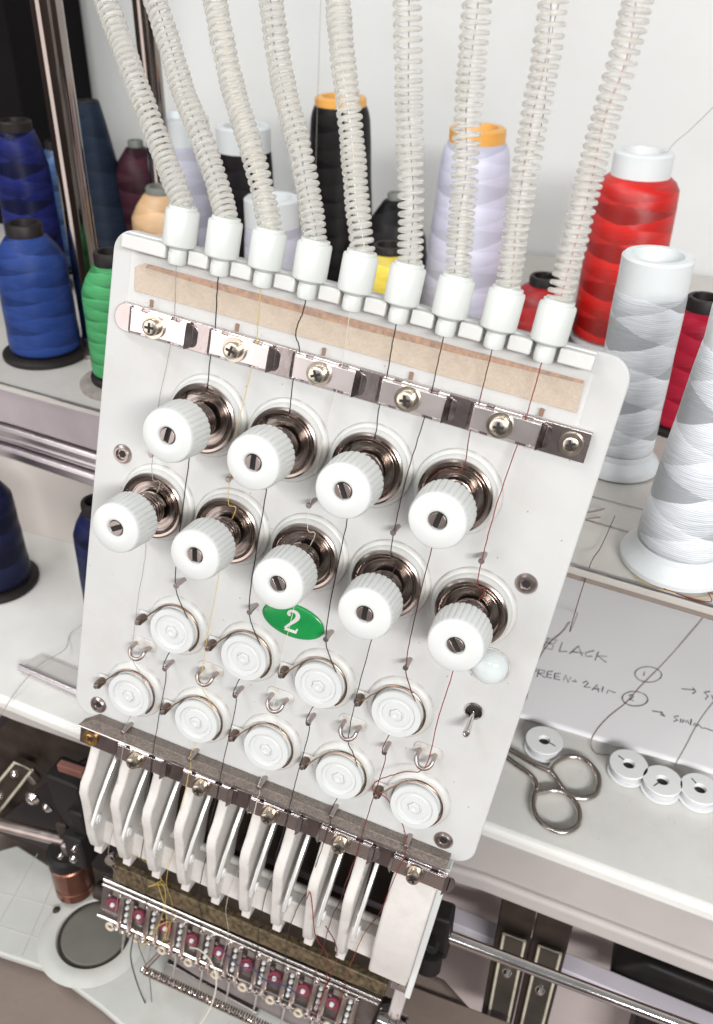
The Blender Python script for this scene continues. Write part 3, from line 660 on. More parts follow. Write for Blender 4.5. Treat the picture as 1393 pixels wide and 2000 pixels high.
MB().tube([(-5.5, -17.02, -2.02), (4.6, -17.0, -2.02)], .06, 10).build('lower_edge_rod', chromeM, nb)
MB().prism([(-3.2, -17.06), (4.6, -17.06), (4.6, -18.4), (-1.6, -18.0), (-3.2, -17.7)], -2.5, -2.2).build('lower_bracket', mat('lower metal', (.30, .26, .26), .4, .6, var=.2, nscale=60), nb, bevel=.03)
N = 24 * 60; L_ = 5.6
pts = [(-3.25 + L_ * i / N, -17.85 + .12 * math.cos(2 * PI * i / 24) + .02 * i / N, -1.5 + .12 * math.sin(2 * PI * i / 24)) for i in range(N + 1)]
MB().tube(pts, .034, 5).build('return_spring', springM, nb)
MB().lathe([(.0, .12), (.09, .09), (.13, 0), (.09, -.09), (0, -.12)], 16, c=(-3.32, -17.87, -1.5)).build('spring_anchor', chromeM, nb)
MB().tube([(-3.30, -17.85, -1.55), (-3.0, -17.4, -2.2)], .08, 10).build('anchor_arm', dullM, nb)
pf = MB().prism([(-2.9, -18.2), (.6, -18.6), (.5, -20.6), (-2.2, -20.4), (-3.0, -19.7)], -2.6, -2.35).build('presser_plate', mat('presser steel', (.45, .41, .40), .3, .9, var=.1), nb, bevel=.04)
MB().tube([(-3.0, -19.75, -2.3), (-2.2, -20.45, -2.3), (.5, -20.65, -2.3)], .06, 8).build('presser_lip', chromeM, nb)
# right end fittings of the case
MB().box(4.62, 5.25, -13.6, -13.0, -1.9, -1.2).build('end_bracket', alumM, nb, bevel=.04)
MB().lathe([(.0, .1), (.12, .08), (.16, 0)], 20, c=(4.95, -13.3, -1.19)).build('bracket_screw', chromeM, nb)
MB().box(4.75, 5.15, -15.9, -13.65, -2.3, -1.8).build('bearing_arm', mat('arm paint', (.5, .46, .45), .5, .3, var=.1), nb, bevel=.06)
MB().lathe([(.34, -.45), (.38, -.4), (.38, -.1), (.30, -.05), (.30, .1), (.38, .15), (.38, .4), (.34, .45)], 36, c=(4.95, -15.55, -1.7), rot=Matrix.Rotation(PI / 2, 3, 'Y')).build('roller', chromeM, nb)
MB().prism([(4.45, -16.2), (4.75, -15.2), (4.75, -14.9), (4.50, -15.1), (4.35, -16.2)], -2.0, -1.8).build('rod_hook', blackM, nb)
# left end
MB().lathe([(0, .1), (.16, .09), (.2, 0), (.2, -.2)], 20, c=(-5.05, -13.9, -1.6)).build('rod_end', chromeM, nb)
MB().prism([(-5.6, -8.0), (-5.15, -7.9), (-5.15, -12.4), (-5.45, -12.3), (-5.9, -10.2)], -1.5, -1.1).build('left_bracket', blackM, nb, bevel=.05)

# ================================================================ SPIRAL TUBES (each plugged in the bar)
CO = [
[(-4.02, 6.75, 0.45), (-4.59, 7.45, 0.24), (-5.17, 8.16, 0.03), (-5.75, 8.87, -0.18), (-6.32, 9.59, -0.39), (-6.9, 10.3, -0.6)],
[(-3.0, 6.73, 0.45), (-3.44, 7.38, 0.24), (-4.09, 8.26, 0.03), (-4.65, 8.91, -0.18), (-5.17, 9.68, -0.39), (-5.73, 10.47, -0.6)],
[(-2.02, 6.76, 0.45), (-2.47, 7.57, 0.24), (-3.0, 8.37, 0.03), (-3.51, 9.11, -0.18), (-3.96, 9.88, -0.39), (-4.38, 10.68, -0.6)],
[(-1.02, 6.74, 0.45), (-1.39, 7.55, 0.24), (-1.86, 8.4, 0.03), (-2.37, 9.22, -0.18), (-2.77, 9.98, -0.39), (-3.16, 10.86, -0.6)],
[(0.0, 6.76, 0.45), (-0.34, 7.55, 0.24), (-0.69, 8.44, 0.03), (-1.05, 9.33, -0.18), (-1.43, 10.2, -0.39), (-1.77, 11.07, -0.6)],
[(1.01, 6.72, 0.45), (0.78, 7.77, 0.42), (0.55, 8.66, 0.39), (0.32, 9.52, 0.36), (0.1, 10.36, 0.33), (-0.11, 11.17, 0.3)],
[(1.98, 6.75, 0.45), (1.81, 7.71, 0.42), (1.64, 8.64, 0.39), (1.45, 9.6, 0.36), (1.29, 10.56, 0.33), (1.16, 11.36, 0.3)],
[(2.99, 6.72, 0.45), (2.86, 7.75, 0.42), (2.76, 8.73, 0.39), (2.67, 9.73, 0.36), (2.6, 10.69, 0.33), (2.48, 11.56, 0.3)],
[(3.99, 6.67, 0.45), (3.96, 7.76, 0.42), (3.91, 8.79, 0.39), (3.89, 9.92, 0.36), (3.9, 10.91, 0.33), (3.87, 11.77, 0.3)]]
TL = ['leftmost clear spiral tube bending away over the beige cone',
      'clear spiral tube second from the left with a black thread',
      'clear spiral tube third from the left in front of the white topped black cone',
      'clear spiral tube fourth from the left crossing the low lavender cone',
      'clear spiral tube in the middle in front of the tall black amber topped cone',
      'clear spiral tube standing straight in front of the short black cone',
      'clear spiral tube crossing the amber topped lilac white cone',
      'clear spiral tube second from the right carrying a red thread',
      'rightmost clear spiral tube leaning right in front of the scarlet cone']
THC = {'grey': mat('grey thread', (.30, .27, .25), .7), 'black': mat('black thread', (.012, .010, .010), .6), 'gold': mat('gold thread', (.55, .40, .10), .6),
       'cream': mat('cream thread', (.62, .58, .50), .6), 'brown': mat('dark brown thread', (.035, .02, .018), .6), 'maroon': mat('maroon thread', (.11, .018, .016), .6), 'red': mat('red thread', (.20, .018, .014), .6), 'navy': mat('navy thread', (.03, .03, .10), .6)}
for i, path in enumerate(CO):
    o = thing('spiral_tube', TL[i], 'spiral tube', pan(i - 4, 5.3, .45), RPE, 'clear spiral thread tubes plugged in the panel')
    rl = Vector((i - 4, 5.3, .45))
    d = (Vector(path[-1]) - Vector(path[-2]))
    pp = [Vector(q) - rl for q in path] + [Vector(path[-1]) + d - rl, Vector(path[-1]) + d * 2 + Vector((0, 0, -.3)) - rl]
    MB().lathe([(.12, .24), (.18, .25), (.20, .30), (.20, .48), (.19, .56), (.26, .60), (.345, .645), (.36, .70), (.36, 1.32), (.345, 1.365), (.30, 1.38), (.30, 1.44), (.22, 1.44)], 48, rot=Matrix.Rotation(-PI / 2, 3, 'X')).build('end_fitting', nylonM, o)
    cur = spline([Vector((0, 1.36, 0))] + pp, 14)
    # resample to arc length
    acc = [0.0]
    for a, c in zip(cur, cur[1:]): acc.append(acc[-1] + (c - a).length)
    tot = acc[-1]
    def at(s_):
        s_ = min(max(s_, 0), tot)
        lo = 0
        while lo < len(acc) - 2 and acc[lo + 1] < s_: lo += 1
        f = (s_ - acc[lo]) / max(1e-9, acc[lo + 1] - acc[lo]); return cur[lo].lerp(cur[lo + 1], f), (cur[lo + 1] - cur[lo]).normalized()
    pts = []; s_ = 0; ph = R.uniform(0, 6); w1, w2 = R.uniform(0, 6), R.uniform(0, 6)
    grow = .035 if i > 4 else .01
    while s_ < tot - .05:
        c, tn = at(s_); a = Vector((0, 0, 1)) - tn * tn.z; a.normalize(); q = tn.cross(a)
        pitch = .141 * (1 + .10 * math.sin(s_ * 2.3 + w1) + .06 * math.sin(s_ * 5.1 + w2)) * (1 + grow * s_)
        rr = (.212 + .004 * s_ * (i > 4)) + .006 * math.sin(s_ * 7 + w1)
        pts.append(c + (a * math.cos(ph) + q * math.sin(ph)) * rr + Vector((0, 0, 0)))
        ph += 2 * PI / 18; s_ += pitch / 18
    MB().tube(pts, .045, 8).build('coil', tubeM, o, ang=80)
    # smooth inner sleeve
    cc = [at(tot * k / 60)[0] for k in range(61)]
    MB().tube(cc, .12, 14).build('inner_sleeve', sheathM, o, ang=80)

# ================================================================ THREADS
def thread(lab, key, pts, r=.011, wob=.0, group='sewing threads running over the panel'):
    p0 = Vector(pts[0]); cur = spline([Vector(p) - p0 for p in pts], 8)
    cur = [p + Vector((R.gauss(0, .004), R.gauss(0, .004), 0)) for p in cur]
    o = MB().tube(cur, r, 6).build('thread', THC[key])
    o.location = pan(*p0); o.rotation_euler = RPE; tag(o, lab, 'thread', group)
def inside(i): return [(p[0] + R.uniform(-.06, .06), p[1], p[2] + R.uniform(-.05, .05)) for p in CO[i][::-1]]
keys = ['grey', 'black', 'gold', 'black', 'cream', 'black', 'brown', 'maroon', 'red']
where = ['leftmost', 'second from left', 'third from left', 'fourth from left', 'middle', 'sixth from left', 'seventh from left', 'eighth from left', 'rightmost']
for i in range(9):
    u = i - 4; d = {3: .0, 8: -.05}.get(i, -.03)
    pts = inside(i) + [(u, 6.0, .45), (u, 5.32, .45)]
    if i == 3: pts += [(u - .10, 5.0, .36), (u - .13, 4.7, .30)]
    pts += [(u - .02, 4.40, .24), (u - .04, 3.70, .24)]
    if i % 2:   # upper tensioner row
        pts += [(u + .02, 2.95, .40), (u - .45, 2.72, .33), (u - .5, 2.0, .33), (u - .22, 1.55, .36), (u - .20, 1.0, .30), (u - .16, -1.1, .38), (u - .07, -2.05, .42),
                (u + .12, -2.55, .36), (u + .36, -2.98, .30), (u + .50, -3.4, .24), (u + .2, -3.95, .24), (u - .05, -4.05, .24), (u - .13, -4.48, .40), (u + .0, -4.7, .42), (u - .06, -6.2, .42), (u - .09, -7.35, .42), (u - .1, -7.95, .42)]
        tail = [(u - .2, -9.0, .3), (u - .3, -10.2, -.3), (u - .45, -11.2, -.5), (u - .5, -12.6, -.6), (u - .72, -15.0, -1.8), (u - .76, -16.6, -1.85)]
    else:
        pts += [(u - .1, 2.4, .36), (u - .08, 1.15, .42), (u - .02, .5, .40), (u + .15, .40, .34), (u - .1, -.6, .32), (u - .02, -1.5, .34), (u - .05, -3.0, .40), (u - .0, -4.45, .44),
                (u + .2, -4.95, .34), (u + .38, -5.35, .30), (u + .45, -5.8, .24), (u + .1, -6.35, .24), (u - .02, -6.88, .42), (u + .06, -7.1, .44), (u + .02, -7.4, .42), (u + .0, -7.95, .42)]
        tail = [(u - .1, -9.2, .3), (u - .2, -10.2, -.3), (u - .45, -11.2, -.5), (u - .6, -12.6, -.6), (u - .75, -15.0, -1.8), (u - .8, -16.6, -1.85)]
    if i == 8: pts = pts[:-9] + [(u - .03, -4.45, .46), (u - .5, -4.85, .42), (u - 1.0, -5.3, .44), (u - 1.12, -5.7, .40), (u - .7, -5.9, .30), (u - .2, -6.5, .24), (u + .05, -6.9, .42), (u + .08, -7.3, .42), (u, -7.95, .42)]
    thread('%s %s thread, %s of the nine running down the panel' % ({'grey': 'pale', 'black': 'thin', 'gold': 'fine', 'cream': 'fine', 'brown': 'thin', 'maroon': 'thin', 'red': 'bright'}[keys[i]], THC[keys[i]].name.replace(' thread', ''), where[i]),
           keys[i], pts + tail, {'grey': .008, 'cream': .007, 'gold': .008}.get(keys[i], .0125))
def wthread(lab, key, pts, r=.02, z=None, **kw):
    pts = [Vector(p) for p in pts]; p0 = pts[0]
    o = MB().tube(spline([p - p0 for p in pts], 8), r, 6).build('thread', THC[key], k=.01)
    o.location = p0 * .01; tag(o, lab, 'thread', kw.get('group', 'loose threads')); return o

# ================================================================ ON THE TABLE
def warp(x, y): return -17.66 + .03 * math.sin(x * .5 + 1) * math.sin(y * .35) + .02 * math.sin(x * 1.1 + y * .7) + .04
b = MB(); nx, ny = 40, 40
Q = [(6.0, 11.02), (30, 10.4), (30, 29), (6.0, 30)]
for j in range(ny + 1):
    for i in range(nx + 1):
        f, g = i / nx, j / ny
        a = Vector(Q[0]).lerp(Vector(Q[1]), f); c = Vector(Q[3]).lerp(Vector(Q[2]), f); p = a.lerp(c, g)
        b.v.append((p.x, p.y, warp(p.x, p.y)))
b.f = [(j * (nx + 1) + i, j * (nx + 1) + i + 1, (j + 1) * (nx + 1) + i + 1, (j + 1) * (nx + 1) + i) for j in range(ny) for i in range(nx)]
pa = b.build('paper_sheet', paperM, k=.01, ang=80); sol = pa.modifiers.new('s', 'SOLIDIFY'); sol.thickness = .0002; sol.offset = -1
tag(pa, 'large white paper sheet with handwritten colour notes lying on the table', 'paper')
STROKES= [[(9.02, 18.76), (8.84, 17.72)], [(8.8, 18.62), (9.57, 18.73), (9.44, 18.29), (8.99, 18.22), (9.44, 18.09), (9.4, 17.65), (8.86, 17.63)], [(9.92, 18.63), (9.88, 17.65), (10.38, 17.85)], [(10.55, 17.69), (11.0, 18.63), (11.34, 17.76)], [(10.7, 17.94), (11.42, 18.07)], [(12.0, 18.53), (11.52, 18.15), (11.58, 17.8), (11.97, 17.95)], [(12.28, 18.51), (12.19, 17.63)], [(12.86, 18.27), (12.33, 18.1), (12.9, 17.69)], [(8.73, 15.44), (8.73, 14.85)], [(8.51, 15.36), (8.78, 15.52), (8.86, 15.22), (8.65, 15.11)], [(8.97, 15.45), (8.99, 14.71)], [(8.97, 15.41), (9.35, 15.46), (9.36, 15.21), (9.04, 15.08), (9.47, 14.83)], [(9.82, 15.6), (9.52, 15.45), (9.55, 14.93), (9.87, 14.95)], [(9.54, 15.19), (9.8, 15.28)], [(10.34, 15.63), (9.98, 15.45), (10.02, 14.97), (10.38, 15.01)], [(10.01, 15.22), (10.31, 15.3)], [(10.58, 15.05), (10.63, 15.6), (10.9, 15.0), (10.98, 15.56)], [(11.09, 15.22), (11.38, 15.24), (11.23, 15.45)], [(11.76, 15.31), (11.96, 15.56), (12.09, 15.4), (11.87, 14.97), (12.25, 15.07)], [(12.39, 14.87), (12.62, 15.47), (12.79, 14.85)], [(12.48, 15.04), (12.81, 15.12)], [(13.0, 15.41), (12.98, 14.93)], [(13.28, 14.91), (13.32, 15.23), (13.59, 15.17), (13.78, 15.16)], [(15.28, 17.76), (15.27, 17.36)], [(14.58, 15.18), (14.73, 15.36), (14.87, 15.25), (14.68, 14.84), (14.92, 14.85)], [(17.59, 17.01), (18.33, 17.17), (18.24, 17.34), (18.44, 17.07), (18.24, 16.79)], [(19.25, 17.39), (18.93, 17.18), (19.16, 16.93), (19.01, 16.54)], [(19.37, 17.1), (19.46, 16.72)], [(16.04, 14.39), (16.6, 14.49), (16.55, 14.26), (16.79, 14.2), (16.55, 14.54)], [(17.56, 14.55), (17.3, 14.4), (17.53, 14.17), (17.31, 13.97)], [(17.71, 14.35), (17.69, 14.06)], [(17.8, 14.07), (17.86, 14.35), (18.0, 14.15), (18.07, 14.36), (18.19, 14.11)], [(18.3, 14.55), (18.27, 14.04)], [(18.43, 14.05), (18.52, 14.32), (18.59, 14.0), (18.73, 14.25), (18.9, 14.03), (19.1, 14.08), (19.55, 14.02)], [(16.33, 17.83), (16.29, 17.57), (16.16, 17.31), (15.96, 17.08), (15.7, 16.91), (15.43, 16.83), (15.16, 16.83), (14.94, 16.92), (14.79, 17.1), (14.72, 17.33), (14.75, 17.6), (14.88, 17.86), (15.08, 18.1), (15.34, 18.27), (15.62, 18.36), (15.89, 18.35), (16.12, 18.25), (16.27, 18.07), (16.33, 17.83)], [(15.71, 15.26), (15.67, 15.03), (15.55, 14.8), (15.36, 14.6), (15.12, 14.46), (14.86, 14.39), (14.62, 14.4), (14.41, 14.49), (14.27, 14.65), (14.21, 14.86), (14.24, 15.1), (14.36, 15.33), (14.56, 15.54), (14.8, 15.68), (15.06, 15.75), (15.31, 15.74), (15.51, 15.64), (15.65, 15.48), (15.71, 15.26)]]
b = MB()
for s_ in STROKES:
    b.tube([(x, y, warp(x, y) + .022) for x, y in s_], [R.uniform(.024, .042) for _ in s_], 5)
wr = b.build('handwriting', inkM, pa, k=.01)

# scissors
sx = thing('scissors', 'small steel embroidery scissors with two oval finger rings lying on the table', 'scissors', (.10, .07, -.176))
SCA = [(8.99, 7.94), (9.95, 7.6), (10.7, 7.44), (11.22, 8.02), (11.73, 8.65), (12.31, 8.91), (12.95, 8.77), (13.54, 8.16), (13.78, 7.44), (13.69, 6.67), (13.22, 6.19), (12.55, 6.06), (12.01, 6.35), (11.5, 6.95), (11.12, 7.42)]
SCB = [(9.33, 7.07), (10.13, 6.69), (10.55, 6.18), (10.6, 5.54), (10.65, 4.78), (10.92, 4.12), (11.49, 3.67), (12.19, 3.54), (12.72, 3.78), (13.07, 4.28), (13.1, 4.97), (12.81, 5.62), (12.24, 6.11), (11.54, 6.14), (11.0, 5.82)]
def scis(name, arm, ring_, dz):
    a = spline([(x - 10, y - 7, dz) for x, y in arm], 5); b = MB()
    b.tube(a, [.17] * (len(a) - 1) + [.12], 12)
    rg = spline([(x - 10, y - 7, dz) for x, y in ring_ + ring_[:1]], 5)[:-1]
    b.tube(rg, .165, 12, closed=True); return b.build(name, steelM, sx, k=.01)
scis('handle', [(3.5, 9.75), (6.0, 8.95), (8.3, 8.15), SCA[0], SCA[1], (10.6, 7.42), (11.2, 7.35)], SCA[3:], .22)
scis('handle', [(3.5, 9.1), (6.0, 8.45), (8.4, 7.5), SCB[0], SCB[1], SCB[2], (10.62, 5.7)], SCB[3:], .20)
MB().prism([(-1.9, 1.45), (-1.55, .55), (-4.0, 1.1), (-9, 3.6), (-4.2, 2.3)], .08, .22).build('blade', steelM, sx, k=.01, bevel=.03)
MB().prism([(-1.7, 1.3), (-1.5, .5), (-4.0, 1.0), (-9.3, 3.2), (-4.2, 2.0)], .225, .34).build('blade', steelM, sx, k=.01, bevel=.03)
MB().lathe([(.3, .34), (.3, .42), (.2, .46)], 24, c=(-3, 1.5, 0)).build('pivot_screw', screwM, sx, k=.01)

# bobbins
def bobbin(x, y, rot, lab, r=1.05):
    o = thing('bobbin', lab, 'bobbin', (x * .01, y * .01, -.1761), (0, 0, rot), 'white bobbins lying on the table')
    slit = math.radians(7)
    def flange(z0, z1):
        n = 60; pts = []
        ro, ri = r, .30
        outer = [(ro * math.cos(slit + (2 * PI - 2 * slit) * i / n), ro * math.sin(slit + (2 * PI - 2 * slit) * i / n)) for i in range(n + 1)]
        return outer
    b = MB(); b.ring([(.31, .70), (.34, .75), (r * .98, .75), (r, .73), (r, .68), (.31, .66)], 60); b.build('flange', bobM, o, k=.01)
    b = MB(); b.ring([(.31, .02), (.34, .0), (r * .98, .0), (r, .02), (r, .07), (.31, .09)], 60); b.build('flange', bobM, o, k=.01)
    MB().ring([(.31, .05), (.42, .05), (.42, .7), (.31, .7)], 40).build('core', bobM, o, k=.01)
    MB().lathe([(.309, .48), (.309, .50)], 30).build('core_shade_disc', darkM, o, k=.01)  # dark disc painting the shade inside the hollow core
    MB().ring([(.42, .10), (r * .86, .10), (r * .88, .4), (r * .86, .65), (.42, .65)], 48).build('wound_thread', T('bobthread', (.62, .62, .64), pitch=.004, contrast=.08), o, k=.01)
    MB().box(.33, .72, -.035, .035, .748, .756).build('slit', darkM, o, k=.01)
bobbin(10.4, 9.02, -.35, 'white bobbin alone above the scissor handles beside the panel edge')
bobbin(15.1, 9.0, 2.6, 'white bobbin at the left end of the row of three by the paper')
bobbin(16.95, 8.5, -2.2, 'white bobbin in the middle of the row of three by the paper')
bobbin(18.9, 8.67, 2.3, 'white bobbin at the right end of the row of three by the paper')

def onp(pts, dz=.06): return [(x, y, warp(x, y) + dz) for x, y in pts]
wthread('dark thread curving down over the paper next to the panel edge', 'maroon', [(11.6, 12.0, -3.1), (11.3, 9.0, -3.1), (11.0, 7.2, -3.2), (10.6, 9.4, -9)] + onp([(10.4, 22), (10.02, 20.73), (9.74, 19.6), (9.11, 18.07), (8.69, 15.83), (8.56, 13.83), (8.73, 12.7), (8.3, 10.84)]), .022)
wthread('long dark red thread looping over the circled numbers on the paper', 'maroon', onp([(18.96, 26.07), (18.42, 24.37), (17.28, 21.3), (16.1, 18.39), (15.16, 16.25), (14.46, 14.46), (13.65, 13.0), (13.09, 11.53), (12.93, 10.4), (13.33, 9.75), (14.03, 9.95)], .05), .018)
wthread('grey thread running from the middle bobbin across the paper to the right', 'grey', onp([(20.5, 19), (19.41, 16.29), (18.71, 14.41), (18.1, 12.18), (17.6, 10.46)], .05), .018)
wthread('red thread tail trailing over the shelf edge by the last silver cone', 'red', [(13.2, 7.9, -3.2), (13.8, 7.2, -3.2), (15.0, 6.6, -3.15), (16.4, 6.5, -3.1), (16.3, 7.4, -3.2), (17.5, 6.1, -3.2), (16.9, 6.0, -4.5)], .02)
wthread('pale orange thread wrapped along the foot of the last silver cone', 'gold', [(13.0, 7.4, -3.2), (13.6, 6.9, -3.2), (14.6, 6.65, -3.15), (15.9, 6.7, -3.2), (16.9, 7.6, -3.2)], .02)
wthread('brown thread drooping over the table at the left edge of the photo', 'grey', [(-18.9, 8.3, -14), (-19.6, 7.9, -16.6), (-20.52, 7.42, -17.6), (-19.55, 5.67, -17.1), (-20.11, 3.93, -17.1), (-20.29, 1.94, -17.4), (-20.2, -.4, -18)], .022)
# threads rising from the cones
wthread('black thread hanging in the air beside the second tube from the right', 'black', [(7.6, 8.0, 24.5), (6.1, 8.5, 19.3), (5.9, 9.4, 15.3), (5.2, 10.2, 12.8), (4.9, 12, 9), (4.4, 14.0, 6.2), (3.4, 17, 2.8), (3.2, 18, 0.8), (2.3, 20, -3.2)], .018, group='threads rising in the air')
wthread('pale thread rising beside the rightmost tube from the small red cone', 'grey', [(8.2, 20, 18), (6.8, 22, 13), (6.1, 24, 10), (5.4, 26, 7), (4.6, 30, 3.5), (3.5, 34, 1.6)], .018, group='threads rising in the air')
wthread('grey thread rising from the top of the scarlet cone to the upper right', 'grey', [(14.5, 26, 21), (13.2, 28, 17), (12.4, 30, 14.2), (11.0, 33, 11.8), (10.0, 36, 10.2), (9.4, 36.1, 8.4)], .018, group='threads rising in the air')
wthread('straight thread rising behind the fourth tube', 'grey', [(-12.5, 33, 30), (-13.8, 34, 10), (-14.2, 34.5, 4)], .018, group='threads rising in the air')

wh = tag(MB().tube([(9.7, 11.0, -2.7), (10.05, 10.4, -2.3), (10.5, 11.0, -2.5), (11.0, 12.3, -3.0)], .06, 8).tube([(9.7, 10.9, -2.9), (10.2, 10.3, -2.6), (10.9, 11.6, -3.1)], .05, 8).build('wire_hook', dullM, k=.01), 'bent dark wire hook on the shelf just behind the right panel edge', 'hook')

# ================================================================ BELOW THE TABLE, RIGHT
rd = thing('drive_rod', 'polished steel drive rod running right from the head under the table', 'rod', (.075, .005, -.248))
MB().tube([(-.6, 0, 0), (26, .3, -1.55)], .34, 28).build('shaft', chromeM, rd, k=.01)
b = MB(); b.box(-1.35, .35, -.7, .6, -1.3, 2.3); b.build('clamp_block', blackM, rd, k=.01, bevel=.2)
MB().lathe([(.5, 0), (.75, .05), (.75, 1.1), (.5, 1.2)], 24, c=(-.55, -1.2, -1.6), rot=Matrix.Rotation(-.3, 3, 'X')).build('clamp_knob', blackM, rd, k=.01)
MB().lathe([(.3, 0), (.36, .05), (.36, .5), (.3, .55)], 6, c=(-.35, -1.25, 1.1), rot=Matrix.Rotation(PI / 2, 3, 'X')).build('clamp_nut', blackM, rd, k=.01)

lb = thing('machine_bed', 'mauve beige machine bed wall under the table at right', 'machine bed', (.1, .1, -.2))
MB().box(-8, 60, 0, 1.5, -34, 1.2).build('rear_panel', mat('rear beige', (.50, .43, .41), .6, var=.08, nscale=12), lb, k=.01)
rk = thing('slotted_rack', 'pair of dark upright rack strips with pale outlined plates below the table edge', 'rack', (.12, .04, -.28))
MB().box(-2.05, -.02, 0, 1, -14, 8.0).build('dark_strip', olive, rk, k=.01, bevel=.1)
MB().box(.04, 2.1, 0, 1, -14, 8.0).build('dark_strip', olive, rk, k=.01, bevel=.1)
for x in (-1.55, .55):
    pl_ = MB().box(x, x + 1.25, -.25, -.02, -12, .1).build('slot_plate', mat('slot plate', (.07, .06, .05), .4, .5, var=.3), rk, k=.01, bevel=.05)
    MB().tube([(x, -.28, -12), (x, -.28, .1), (x + 1.25, -.28, .1), (x + 1.25, -.28, -12)], .09, 6).build('pale_outline', tanstrip, pl_, k=.01)
    MB().lathe([(0, .35), (.18, .3), (.32, .1), (.34, 0)], 20, c=(x + .62, -.25, -3.6 if x < 0 else -4.2), rot=Matrix.Rotation(PI / 2, 3, 'X')).build('plate_screw', chromeM, pl_, k=.01)
blkb = thing('black_motor_block', 'black rounded machine block in the lower right corner behind the rod', 'machine block', (.2, .075, -.34))
MB().prism([(-3.0, 1.8), (-1.2, 3.6), (8, 2.6), (8, -8), (-.5, -8), (-.8, -.6), (-2.9, .6)], -1.0, 1.5, 'y').build('block_body', blackM, blkb, k=.01, bevel=.4)
MB().box(-2.6, -.9, -1.4, -.9, -.6, 1.0).build('block_lug', blackM, blkb, k=.01, bevel=.15)
ba = thing('bed_arm', 'beige rounded bed arm just right of the needle bars', 'bed arm', (.07, .02, -.36))
MB().prism([(-6, -7), (2.2, -7), (3.4, -4.5), (3.6, -1.5), (2.6, 1.2), (.2, 2.6), (-6, 3)], -2.5, 0).build('arm_cover', beigeM, ba, k=.01, bevel=.6)
br = tag(MB().prism([(-6, 4.2), (16, 2.6), (16, 1.4), (-6, 3.0)], -.4, .4).build('pale_rail', mat('pale lavender paint', (.50, .47, .52), .4, var=.05), k=.01, bevel=.1, loc=(10, 3, -32.2)), 'pale lavender rail behind the drive rod under the table', 'rail')

# ================================================================ BELOW THE TABLE, LEFT
np_ = thing('needle_plate', 'pale grey machine arm plate with a round bobbin well at lower left', 'plate', (-.14, -.02, -.34))
MB().prism(rel([(-23.99, 1.72), (-20.49, 1.1), (-15.65, .8), (-10.84, .6), (-3, -.5), (4, -2), (4, -6), (-3, -8.5), (-7.84, -7.0), (-11.94, -5.93), (-16.09, -5.12), (-19.83, -5.37), (-24.18, -5.46), (-27.13, -.95)], (-14, -2)), -.6, 0).build('arm_plate', plateM, np_, k=.01, bevel=.15)
for pts in ([(-25, -2.1), (-17.6, -1.3)], [(-23.5, -4.0), (-17.6, -3.6)], [(-22.2, 1.6), (-21.0, -5.2)], [(-20, 1.0), (-18.4, -5.0)]):
    MB().tube([(x + 14, y + 2, .003) for x, y in pts], .03, 5).build('scribed_line', mat('scribe', (.46, .43, .40), .6), np_, k=.01)
cx, cy = -14.92 + 14, -2.09 + 2
MB().ring([(2.35, .0), (2.45, .18), (2.8, .24), (3.25, .16), (3.6, .02)], 64, c=(cx, cy, 0)).build('well_rim', plateM, np_, k=.01)
MB().ring([(2.15, .02), (2.2, .10), (2.32, .10), (2.36, .02)], 64, c=(cx, cy, 0)).build('dark_ring', olive, np_, k=.01)
MB().lathe([(2.16, .015), (2.1, .05), (2.0, .06)], 64, c=(cx, cy, 0)).build('well_cover', mat('well grey', (.12, .118, .10), .5, var=.1), np_, k=.01)
MB().lathe([(.0, .25), (.25, .2), (.3, .01)], 20, c=(-4.2, .4, 0)).build('plate_screw', olive, np_, k=.01)
bt = tag(MB().box(-60, 12, -40, 3, -.5, 0).build('lower_cover', beigeM, k=.01, loc=(0, 0, -35.6), bevel=.1), 'brown beige cover board below the pale arm plate', 'cover board')

dk = thing('lower_machine', 'dark machine frame in the gap under the table at left', 'machine frame', (-.2, .06, -.25))
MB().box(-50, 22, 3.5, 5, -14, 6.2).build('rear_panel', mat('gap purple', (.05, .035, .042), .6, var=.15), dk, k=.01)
MB().prism([(-.5, 5.6), (7, 4.0), (9, 4), (9, -9), (4.2, -9), (3.4, -1.5), (2.8, 1.4), (-1.5, -3), (-9, -12), (-14, -12), (-3, 3)], -3.0, 2.0, 'y').build('dark_casting', olive, dk, k=.01, bevel=.2)
MB().prism([(2.2, 3.2), (4.6, 3.0), (4.9, -1.2), (3.2, -1.6), (2.4, .6)], -6.2, -4.4, 'y').build('black_bracket', blackM, dk, k=.01, bevel=.2)
MB().lathe([(0, .4), (.3, .35), (.5, .1), (.5, 0)], 20, c=(.9, -6.2, .6), rot=Matrix.Rotation(PI / 2, 3, 'X')).build('bright_bolt', chromeM, dk, k=.01)
MB().lathe([(0, .3), (.2, .25), (.35, .1), (.35, 0)], 20, c=(1.9, -6.2, .1), rot=Matrix.Rotation(PI / 2, 3, 'X')).build('bright_bolt', chromeM, dk, k=.01)
MB().box(3.7, 5.5, -6.5, -6.0, 4.5, 5.1).build('rust_red_strip', mat('rust red', (.16, .06, .045), .7, var=.3), dk, k=.01, bevel=.1)
for k, (x, z, a_) in enumerate(((3.0, -3.2, .4), (4.6, .6, -.5), (1.6, -4.4, .2), (-2.2, -1.6, .9), (5.4, -3.4, .1))):
    q_ = MB().box(-.9, .9, -3.6, -3.05, -.28, .28).build('link_bar', (dullM, olive, alumM, dullM, olive)[k], dk, k=.01, bevel=.1)
    q_.rotation_euler = (0, a_, 0); q_.location = (x * .01, 0, z * .01)
ro = thing('outlined_bracket', 'slanted dark slot plate with a pale outline and two screws at the left edge', 'bracket', (-.24, .02, -.285))
rr_ = [(1.94, 3.99), (3.24, 3.78), (-1.98, -3.97), (-3.48, -3.63)]
MB().prism(rr_, -.2, .3, 'y').build('slot_plate', olive, ro, k=.01, bevel=.04)
